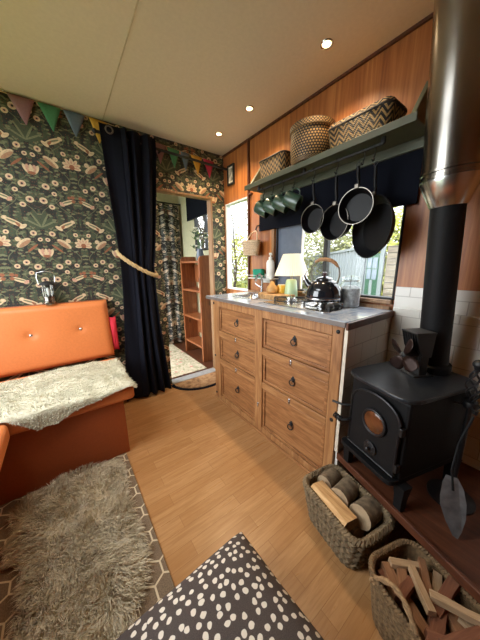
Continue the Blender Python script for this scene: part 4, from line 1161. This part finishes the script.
# stove fan
F0 = Vector((1.135, .312, .7005))
t = thing('stove_fan', 'small black heat powered fan standing on stove top', 'fan', tuple(F0), math.radians(-30))
def fo(name, mb, mat, par=None, **k): return obj(name, mb, mat, par or t, world=False, **k)
fo('base', MB().box((-.045,-.035,0),(.045,.035,.006)).box((-.018,-.028,.006),(.018,.028,.085)), M['black'], bevel=.002)
for k in range(7):
    y = -.036+.012*k
    fo('fin', MB().prism([(-.020,.085),(.016,.085),(.018,.12),(.022,.180),(-.060,.180),(-.042,.12)], 0, .004, mat=Matrix(((1,0,0,0),(0,0,1,y-.002),(0,1,0,0),(0,0,0,1)))), M['black'])
fo('top_rail', MB().box((-.062,-.040,.180),(.024,.040,.186)), M['black'], bevel=.002)
HB = Vector((-.070, 0, .088))
hub = fo('motor', MB().tube([(-.015,0,.092),(-.062,0,.090)], .014, 14), M['black'])
for k in range(4):
    e = Matrix.Rotation(k*PI/2+.5, 4, 'X'); tw = e @ Matrix.Rotation(.0, 4, 'Z')
    vs = []
    ring = []
    for r_, wv in ((.012,.008),(.03,.02),(.055,.026),(.072,.020),(.078,.006)):
        ring.append([HB+e @ Vector((-.004+.012*s_*wv/.026, wv*s_, r_)) for s_ in (-1,-.4,.4,1)])
    o = fo('blade', MB().loft(ring, False), M['copper'], label='copper coloured fan blade'); o.modifiers.new('thick','SOLIDIFY').thickness = .0015
fo('hub_cap', MB().ball(HB, (.008,.012,.012)), M['black'], hub)

# companion set
S0 = Vector((1.125, .135, .24))
t = thing('fireside_tool_stand', 'black iron fireside tool stand with twisted cage top beside stove', 'tool stand', tuple(S0))
obj('foot', MB().lathe([(.075,0),(.075,.008),(.03,.016),(.012,.03)], 24, S0), M['iron'], t)
S1 = S0+Vector((0,0,.022))
obj('pole', MB().tube([S0+Vector((0,0,.02)), S1+Vector((0,0,.40))], .009, 10), M['iron'], t)
for k in range(5):
    pts = []
    for i in range(17):
        f = i/16; a = k*2*PI/5+f*PI*1.1; r = .004+.020*math.sin(PI*f)
        pts.append(S1+Vector((r*math.cos(a), r*math.sin(a), .40+.125*f)))
    obj('cage_bar', MB().tube(pts, .0035, 6), M['iron'], t)
obj('finial', MB().ball(S1+Vector((0,0,.542)), (.019,.019,.017)).lathe([(.01,.52),(.013,.528),(.006,.532)], 14, S1), M['iron'], t)
obj('collar', MB().lathe([(.02,.375),(.024,.385),(.02,.40)], 16, S1), M['iron'], t)
for a in (200, 290, 20, 110):
    ca, sa = math.cos(math.radians(a)), math.sin(math.radians(a))
    obj('arm', MB().tube([S1+Vector((0,0,.385)), S1+Vector((.05*ca,.05*sa,.383)), S1+Vector((.075*ca,.075*sa,.39)), S1+Vector((.08*ca,.08*sa,.405))], .0045, 7), M['iron'], t)
t = thing('fire_shovel', 'worn grey fire shovel hanging off the tool stand above the hearth', 'shovel', (.97, .1, .25))
sb = [(-.020,.205),(-.032,.18),(-.044,.13),(-.045,.10),(-.030,.05),(-.008,.005),(.008,.0),(.022,.03),(.036,.08),(.040,.13),(.034,.175),(.018,.205)]
dirn = Vector((-.02, .075, 0)).normalized(); 
tp = Vector((.97,.122,.445)); bt = Vector((.945,.08,.246)); upv = (tp-bt).normalized(); wd = Vector((.36,-.93,0)).normalized(); nn = wd.cross(upv).normalized()
m = MB(); ring = [bt+wd*x*.82+upv*y+nn*(3.5*x*x) for x, y in sb]
m.loft([ring, [p+nn*.002 for p in ring]], True, (True,True), smooth=False)
obj('blade', m, M['shovel'], t, bevel=0)
obj('handle', MB().tube([bt+upv*.16+nn*.004, tp+upv*.02, Vector((1.01,.128,.55)), Vector((1.048,.112,.645))], .004, 8), M['stove'], t)

# ------------------------------------------------------------------ log baskets
def weave(c, rz, hx, hy, hz, rad, rows, taper, tr, waves, mat, root, rimr):
    R = Matrix.Translation(c) @ Matrix.Rotation(rz, 4, 'Z')
    base = rrect(1, 1, .1, 1)
    m = MB()
    def outline(s_, off=0, n=6):
        return rrect(hx*s_+off, hy*s_+off, rad, n)
    def resample(P, n):
        P = [Vector(p) for p in P]; Ls = [(P[(i+1)%len(P)]-P[i]).length for i in range(len(P))]; tot = sum(Ls); out = []; i = 0; acc = 0
        for k in range(n):
            d = tot*k/n
            while acc+Ls[i] < d: acc += Ls[i]; i += 1
            out.append(P[i].lerp(P[(i+1)%len(P)], (d-acc)/Ls[i]))
        return out
    n = waves*4
    for j in range(rows):
        f = (j+.5)/rows; s_ = taper+(1-taper)*f; z = hz*f
        N = waves*8; q = resample(outline(s_), N)
        for ph in (0, PI):
            pts = []
            for i, p in enumerate(q):
                a = q[i-1]; e = q[(i+1) % N]; d = (e-a).normalized(); nr = Vector((d.y, -d.x)); th = 2*PI*waves*i/N*(1 if j % 2 else -1)+ph
                o_ = tr*.5*math.cos(th); pts.append(R @ Vector((p.x+nr.x*o_, p.y+nr.y*o_, z+tr*.5*math.sin(th))))
            m.tube(pts, tr*.62, 6, True)
    obj('woven_side', m, mat, root)
    # lining wall and floor so the basket is closed
    rings = [[R @ Vector((x, y, z)) for x, y in outline(s_, -tr*.8)] for s_, z in ((taper, .006), (1, hz))]
    lw = MB().loft(rings, True, (True, False))
    o = obj('inner_wall', lw, M['seagrass2'], root)
    m = MB(); nr_ = int(waves*2.2); q = resample(outline(1.0), nr_*4)
    for ph in (0, PI):
        pts = []
        for i, p in enumerate(q):
            a = q[i-1]; e = q[(i+1) % len(q)]; d = (e-a).normalized(); nn_ = Vector((d.y,-d.x)); w_ = rimr*.55
            th = 2*PI*i/len(q)*nr_/1.0+ph
            pts.append(R @ Vector((p.x+nn_.x*w_*math.cos(th), p.y+nn_.y*w_*math.cos(th), hz+.004+w_*math.sin(th))))
        m.tube(pts, rimr*.62, 6, True)
    obj('rim', m, mat, root)
    return R
BC = (.838, .408, .001); t = thing('log_basket', 'rectangular chunky seagrass basket of logs in front of the hearth', 'basket', BC)
R1 = weave(BC, math.radians(-11), .104, .152, .170, .045, 8, .80, .0125, 18, M['seagrass'], t, .014)
def split_log(name, a, e, w, h, mats, label, shape='wedge', n=9):
    a, e = Vector(a), Vector(e); d = (e-a).normalized(); s_ = d.cross(Vector((0,0,1))).normalized(); up = s_.cross(d)
    if shape == 'wedge': prof_ = [(-w,-h*.9),(w*.9,-h),(w,h*.45),(w*.55,h),(-w*.8,h*.8)]
    elif shape == 'half': prof_ = [(w*math.cos(q), h*math.sin(q)) for q in [PI*i/9 for i in range(10)]]
    else: prof_ = [(w*math.cos(2*PI*i/16), h*math.sin(2*PI*i/16)) for i in range(16)]
    rings = []
    for k in range(n+1):
        f = k/n; p = a.lerp(e, f)
        rings.append([p+s_*x*(1+.06*noise.noise(Vector((x*60, f*5, 1))))+up*y*(1+.1*noise.noise(Vector((y*60, f*4, 7)))) for x, y in prof_])
    m = MB().loft(rings, True, (True,True), 0, shape != 'wedge', 1)
    return obj(name, m, mats, cat='log', label=label, group='logs in the big basket', bevel=.002 if shape == 'wedge' else 0)
split_log('log', (.800,.520,.168), (.762,.335,.170), .040, .026, [M['splitwood'], M['bark']], 'pale split log wedge along the outer side of log basket', 'wedge')
split_log('log', (.822,.425,.172), (.925,.430,.160), .042, .040, [M['bark'], M['logend']], 'bark covered log with pale cut end in middle of basket', 'round')
split_log('log', (.822,.333,.168), (.915,.325,.155), .046, .044, [M['bark'], M['logend']], 'thick bark covered log at near end of log basket', 'round')
split_log('log', (.845,.512,.158), (.930,.515,.150), .038, .036, [M['bark'], M['logend']], 'dark bark log at the far end of log basket', 'round')
split_log('log', (.855,.49,.08), (.82,.33,.08), .04, .04, [M['bark'], M['logend']], 'log lying low in the basket beneath the others', 'round')
BC2 = (.725, .04, .001); t = thing('kindling_basket', 'oval fine seagrass basket full of kindling in the bottom right corner', 'basket', BC2)
R2 = weave(BC2, math.radians(-17), .112, .180, .185, .06, 17, .88, .0062, 26, M['seagrass2'], t, .009)
hp = [R2 @ Vector((-.112+.012*math.sin(PI*i/14), .14+(-.14)*i/14, .165+.075*math.sin(PI*i/14)**.7)) for i in range(15)]
hp = [p+Vector((-.006*math.sin(PI*i/14), 0, 0)) for i, p in enumerate(hp)]
for ph in (0, PI): obj('handle', MB().tube([p+Vector((0,.005*math.cos(i*1.2+ph),.005*math.sin(i*1.2+ph))) for i, p in enumerate(hp)], .006, 7), M['seagrass_h'], t, label='twisted rope handle')
KG = 'kindling sticks in the oval basket'
# (x,y) local centre, z, angle, length, w, h, material
KS = [(-.055,.12,.185,70,.10,.022,.014,'kind1'),(-.02,.11,.190,40,.11,.020,.012,'kind1'),(.022,.125,.2,-28,.13,.013,.010,'kind2'),(.03,.075,.205,48,.15,.015,.010,'kind1'),(-.01,.065,.218,62,.13,.014,.010,'kind2'),
 (.045,.03,.208,10,.15,.018,.012,'kind3'),(.035,.0,.228,-50,.14,.012,.010,'kind2'),(-.03,.0,.195,20,.16,.02,.014,'kind3'),(.0,-.045,.212,-8,.17,.02,.012,'kind3'),(-.055,-.03,.20,-40,.10,.018,.012,'kind3'),
 (.055,-.06,.195,-75,.13,.012,.01,'kind2'),(-.02,-.09,.20,15,.13,.018,.012,'kind1'),(.04,-.11,.205,-30,.12,.015,.012,'kind3'),(-.05,-.10,.215,50,.09,.012,.009,'kind2'),(.06,.10,.178,-60,.10,.018,.014,'kind1'),
 (-.06,.05,.175,80,.13,.02,.014,'kind1'),(.07,-.02,.178,88,.13,.018,.014,'kind1'),(0,.02,.165,35,.15,.024,.016,'kind3'),(0,-.08,.165,-35,.15,.024,.016,'kind1'),(.0,.10,.155,5,.15,.024,.016,'kind3'),(.02,.045,.183,-65,.14,.02,.012,'kind1'),(-.045,.085,.205,15,.09,.016,.01,'kind3'),(.06,.06,.19,30,.10,.016,.012,'kind2'),(-.065,-.06,.18,85,.13,.018,.014,'kind1'),(.02,-.02,.188,60,.14,.02,.012,'kind1'),(-.01,-.12,.18,-10,.15,.022,.014,'kind1'),(.07,-.09,.175,80,.12,.02,.014,'kind3'),(-.02,.14,.17,0,.13,.02,.014,'kind3')]
kl = ['short thick','angled','pale squared','leaning tan','pale topmost','reddish','pale diagonal','dark reddish','long reddish','stubby dark','pale narrow','tan','brown','small pale','tan','upright-edge tan','long tan','low brown','low tan','low reddish','half hidden tan','short brown','pale stubby','rim-side tan','half hidden light brown','wide tan','rim-side reddish','low wide reddish']
where = ['at the far left corner of the basket','near the far end','at the far end against the hearth edge','crossing the far half','on top at centre','over the hearth side','lying on top toward the hearth','in the middle','across the near half','beside the rope handle','along the hearth side, near end','low at near end','near the right end','by the near rim','in the far hearth-side corner','under the handle side','along the hearth rim','beneath the middle of the pile','beneath the near half','beneath the far half','under the pale topmost stick','by the handle at the far half','hearth side of the middle','along the outer rim, near half','under the long dark piece','across the near end','along the hearth rim, near half','across the far end']
for (x, y, z, a, L, w_, h_, mm), l1, l2 in zip(KS, kl, where):
    L *= .84; w_ *= .9; m = MB(); sk = rnd.uniform(-.3,.3)*w_
    m.loft([[Vector((s_*L/2, q*w_*(1-.25*(s_>0)*rnd.random())+sk*(s_>0), r_*h_)) for q, r_ in ((-1,-1),(1,-1),(.9,1),(-.8,.8))] for s_ in (-1,-.3,.4,1)], smooth=False)
    o = obj('kindling', m, M[mm], cat='kindling', label=l1+' kindling stick '+l2, group=KG, bevel=.001)
    tt = R2 @ Matrix.Translation((x*.95, y*1.0, z-.018)) @ Matrix.Rotation(math.radians(a), 4, 'Z') @ Matrix.Rotation(rnd.uniform(-.12,.12), 4, 'Y')
    o.matrix_world = tt

# ------------------------------------------------------------------ outdoors
struct('ground', MB().box((-14,-14,-.92),(26,26,-.88)), M['soil'])
u2 = Vector((.669,.743,0)); Pw = Vector((6.34,3.41,0)); nv = Vector((-.743,.669,0))
def wallq(t0, t1, z0, z1, d0, d1, m): 
    a, e = Pw+u2*t0, Pw+u2*t1; q = [a+nv*d0, e+nv*d0, e+nv*d1, a+nv*d1]
    return m.prism([(p.x,p.y) for p in q], z0, z1)
t = thing('outbuilding', 'white corrugated outbuilding with green door seen through the wide window', 'building', (6.34,3.41,-.88))
m = MB(); n = 150; top = []; 
for i in range(n+1):
    s_ = -.58+10*i/n; d = .025*(1 if i % 4 < 2 else -1); p = Pw+u2*s_+nv*d; top.append(p)
m.loft([[Vector((p.x,p.y,-.88)) for p in top], [Vector((p.x,p.y,1.52)) for p in top]], False, smooth=False)
o = obj('corrugated_wall', m, M['fence'], t); o.modifiers.new('thick','SOLIDIFY').thickness = .01
obj('coping', wallq(-.6, 9.5, 1.50, 1.56, -.06, .06, MB()), M['fence'], t)
d = obj('door', wallq(-1.30, -.66, -.8, 1.36, 0, .01, MB()), M['greendoor'], t, label='green plank door')
m = MB()
for k in range(2):
    for j in range(2): wallq(-1.22+.28*k, -.99+.28*k, .80+.25*j, 1.02+.25*j, .01, .014, m)
obj('door_panes', m, M['concrete'], d)
obj('notice', wallq(-1.05, -.90, .35, .78, .01, .014, MB()), M['fence'], d, label='white notice')
obj('door_post', wallq(-.66, -.54, -.88, 1.5, -.01, .012, MB()), M['fence'], t)
obj('door_post', wallq(-1.48, -1.30, -.88, 1.5, -.01, .012, MB()), M['fence'], t)
obj('timber_stack', MB().prism([(5.05,2.14),(5.60,.6),(6.2,.8),(5.6,2.3)], -.88, 1.47), M['stack'], cat='timber stack', label='weathered stacked timber beside the green door outside')
def foliage(m, c, r, n, sz_, seed):
    rr = random.Random(seed)
    for _ in range(n):
        while True:
            v = Vector((rr.uniform(-1,1), rr.uniform(-1,1), rr.uniform(-1,1)))
            if .35 < v.length < 1: break
        lump = 1+.35*noise.noise(v*2.5+Vector((seed,0,0)))
        p = Vector(c)+Vector((v.x*r[0], v.y*r[1], v.z*r[2]))*lump
        a = Vector((rr.gauss(0,1),rr.gauss(0,1),rr.gauss(0,1))).normalized(); e = a.orthogonal().normalized(); s_ = sz_*rr.uniform(.6,1.3)
        m.add([p-a*s_, p+e*s_*.45, p+a*s_, p-e*s_*.45], [(0,1,2,3)], 0)
    return m
def branch(m, p, d, L, r, depth, rr):
    pts = [p]; q = p.copy(); dd = d.copy()
    for k in range(3):
        dd = (dd+Vector((rr.gauss(0,.16),rr.gauss(0,.16),rr.gauss(0,.12)))).normalized(); q = q+dd*L/3; pts.append(q.copy())
    m.tube(pts, [r,r*.85,r*.7,r*.55], 5)
    if depth > 0:
        for k in range(3 if depth > 1 else 4):
            i = rr.choice((1,2,3)); nd = (dd+Vector((rr.gauss(0,.6),rr.gauss(0,.6),rr.gauss(.15,.4)))).normalized()
            branch(m, pts[i], nd, L*rr.uniform(.6,.8), r*.5, depth-1, rr)
def tree(x, y, h, seed, label, leafy):
    rr = random.Random(seed); t = thing('tree', label, 'tree', (x,y,-.88))
    m = MB(); branch(m, Vector((x,y,-.9)), Vector((.05,0,1)), h*.5, .09, 5, rr)
    obj('bare_branches', m, M['treebark'], t)
    if leafy: obj('foliage', foliage(MB(), (x,y,-.88+h*.62), (h*.25,h*.25,h*.34), leafy, .05, seed), M['leaf'], t)
tree(4.2, 6.2, 5.0, 5, 'bare branched tree seen through tall narrow window, nearest the doorway', 500)
tree(5.4, 6.0, 4.6, 8, 'spindly tree at right of the view through tall window', 900)
tree(6.5, 8.6, 5.5, 12, 'farther bare tree outside behind the yellow green hedge', 900)
tree(4.5, 7.6, 4.5, 17, 'bare tree outside the small window beyond the doorway', 40)
BL = [(4.9,6.9,.7,1.3,1.7,'leaf','yellow green bush low outside the tall window'),(6.3,7.2,.8,1.5,1.8,'leaf','yellow green bush behind, right side of tall window'),(4.4,7.8,.2,1.0,1.1,'leaf','small yellow green bush outside, far left of the tall window'),
      (9.6,7.0,1.1,2.0,2.2,'leaf2','olive bush above the corrugated wall at left'),(9.8,5.0,1.0,1.8,2.3,'leaf2','olive bush above the corrugated wall, middle'),(9.2,3.4,.9,1.6,2.3,'leaf','pale bush above the green door outside'),(12.5,9.5,1.4,2.6,2.4,'leaf2','distant olive bush beyond the corrugated wall')]
for i, (x, y, z, r, h, mm, lab) in enumerate(BL):
    obj('bush', foliage(MB(), (x,y,z), (r,r,h), 5200 if x > 7 else 3000, .10 if x > 7 else .07, 31+i), M[mm], cat='bush', label=lab, group='bushes outside')

# ------------------------------------------------------------------ light, world, camera
w = bpy.data.worlds.new('overcast_sky'); scn.world = w; w.use_nodes = True
bg = w.node_tree.nodes['Background']; wn = w.node_tree
tc = wn.nodes.new('ShaderNodeTexCoord'); dt = wn.nodes.new('ShaderNodeVectorMath'); dt.operation = 'DOT_PRODUCT'
dt.inputs[1].default_value = Vector((-.9, .1, .42)).normalized(); wn.links.new(tc.outputs['Generated'], dt.inputs[0])
mr = wn.nodes.new('ShaderNodeMapRange'); mr.inputs[1].default_value = -.2; mr.inputs[2].default_value = 1; mr.inputs[3].default_value = 1.0; mr.inputs[4].default_value = 2.2
wn.links.new(dt.outputs['Value'], mr.inputs[0]); wn.links.new(mr.outputs[0], bg.inputs[1])
bg.inputs[0].default_value = (.92,.965,1.0,1)
def portal(loc, rot, sx, sy):
    L = bpy.data.lights.new('window_daylight', 'AREA'); L.shape = 'RECTANGLE'; L.size = sx; L.size_y = sy; L.cycles.is_portal = True
    o = bpy.data.objects.new('window_daylight', L); col.objects.link(o); o.location = loc; o.rotation_euler = rot
R9 = PI/2
portal((XW+.06, .99, 1.32), (0, R9, 0), .72, .9)
portal((XW+.06, 1.97, 1.32), (0, R9, 0), .83, .36)
for a0, a1, k0, k1 in LW: portal((XL-.06, (a0+a1)/2, (k0+k1)/2), (0, -R9, 0), k1-k0, a1-a0)
portal(((KX0+KX1)/2, (KY0+KY1)/2, ZC+.06), (0, 0, 0), KX1-KX0, KY1-KY0)  # portal of the added skylight
portal((AX1+.06, 2.71, 1.6), (0, R9, 0), .62, .52)
portal((AX0-.06, 2.82, 1.08), (0, -R9, 0), 1.93, 1.0)

PITCH, YAW, ROLL = math.radians(12.9), math.radians(36.2), math.radians(.7)
fwd = Vector((math.sin(YAW)*math.cos(PITCH), math.cos(YAW)*math.cos(PITCH), -math.sin(PITCH)))
right = Vector((math.cos(YAW), -math.sin(YAW), 0)); up = right.cross(fwd)
r2 = right*math.cos(ROLL)-up*math.sin(ROLL); u2c = right*math.sin(ROLL)+up*math.cos(ROLL)
cam = bpy.data.cameras.new('camera'); co = bpy.data.objects.new('camera', cam); col.objects.link(co)
mw = Matrix((r2, u2c, -fwd)).transposed().to_4x4(); mw.translation = (0, 0, H); co.matrix_world = mw
cam.sensor_fit = 'VERTICAL'; cam.sensor_height = 36; cam.lens = 240/640*36; cam.clip_start = .02
scn.camera = co
scn.view_settings.view_transform = 'Standard'; scn.view_settings.look = 'None'; scn.view_settings.gamma = 1; scn.view_settings.use_curve_mapping = False
scn.view_settings.exposure = 2.45
try:
    scn.cycles.use_denoising = True; scn.cycles.max_bounces = 8; scn.cycles.diffuse_bounces = 5; scn.cycles.caustics_reflective = False; scn.cycles.caustics_refractive = False
    scn.cycles.sample_clamp_indirect = 6
except Exception: pass
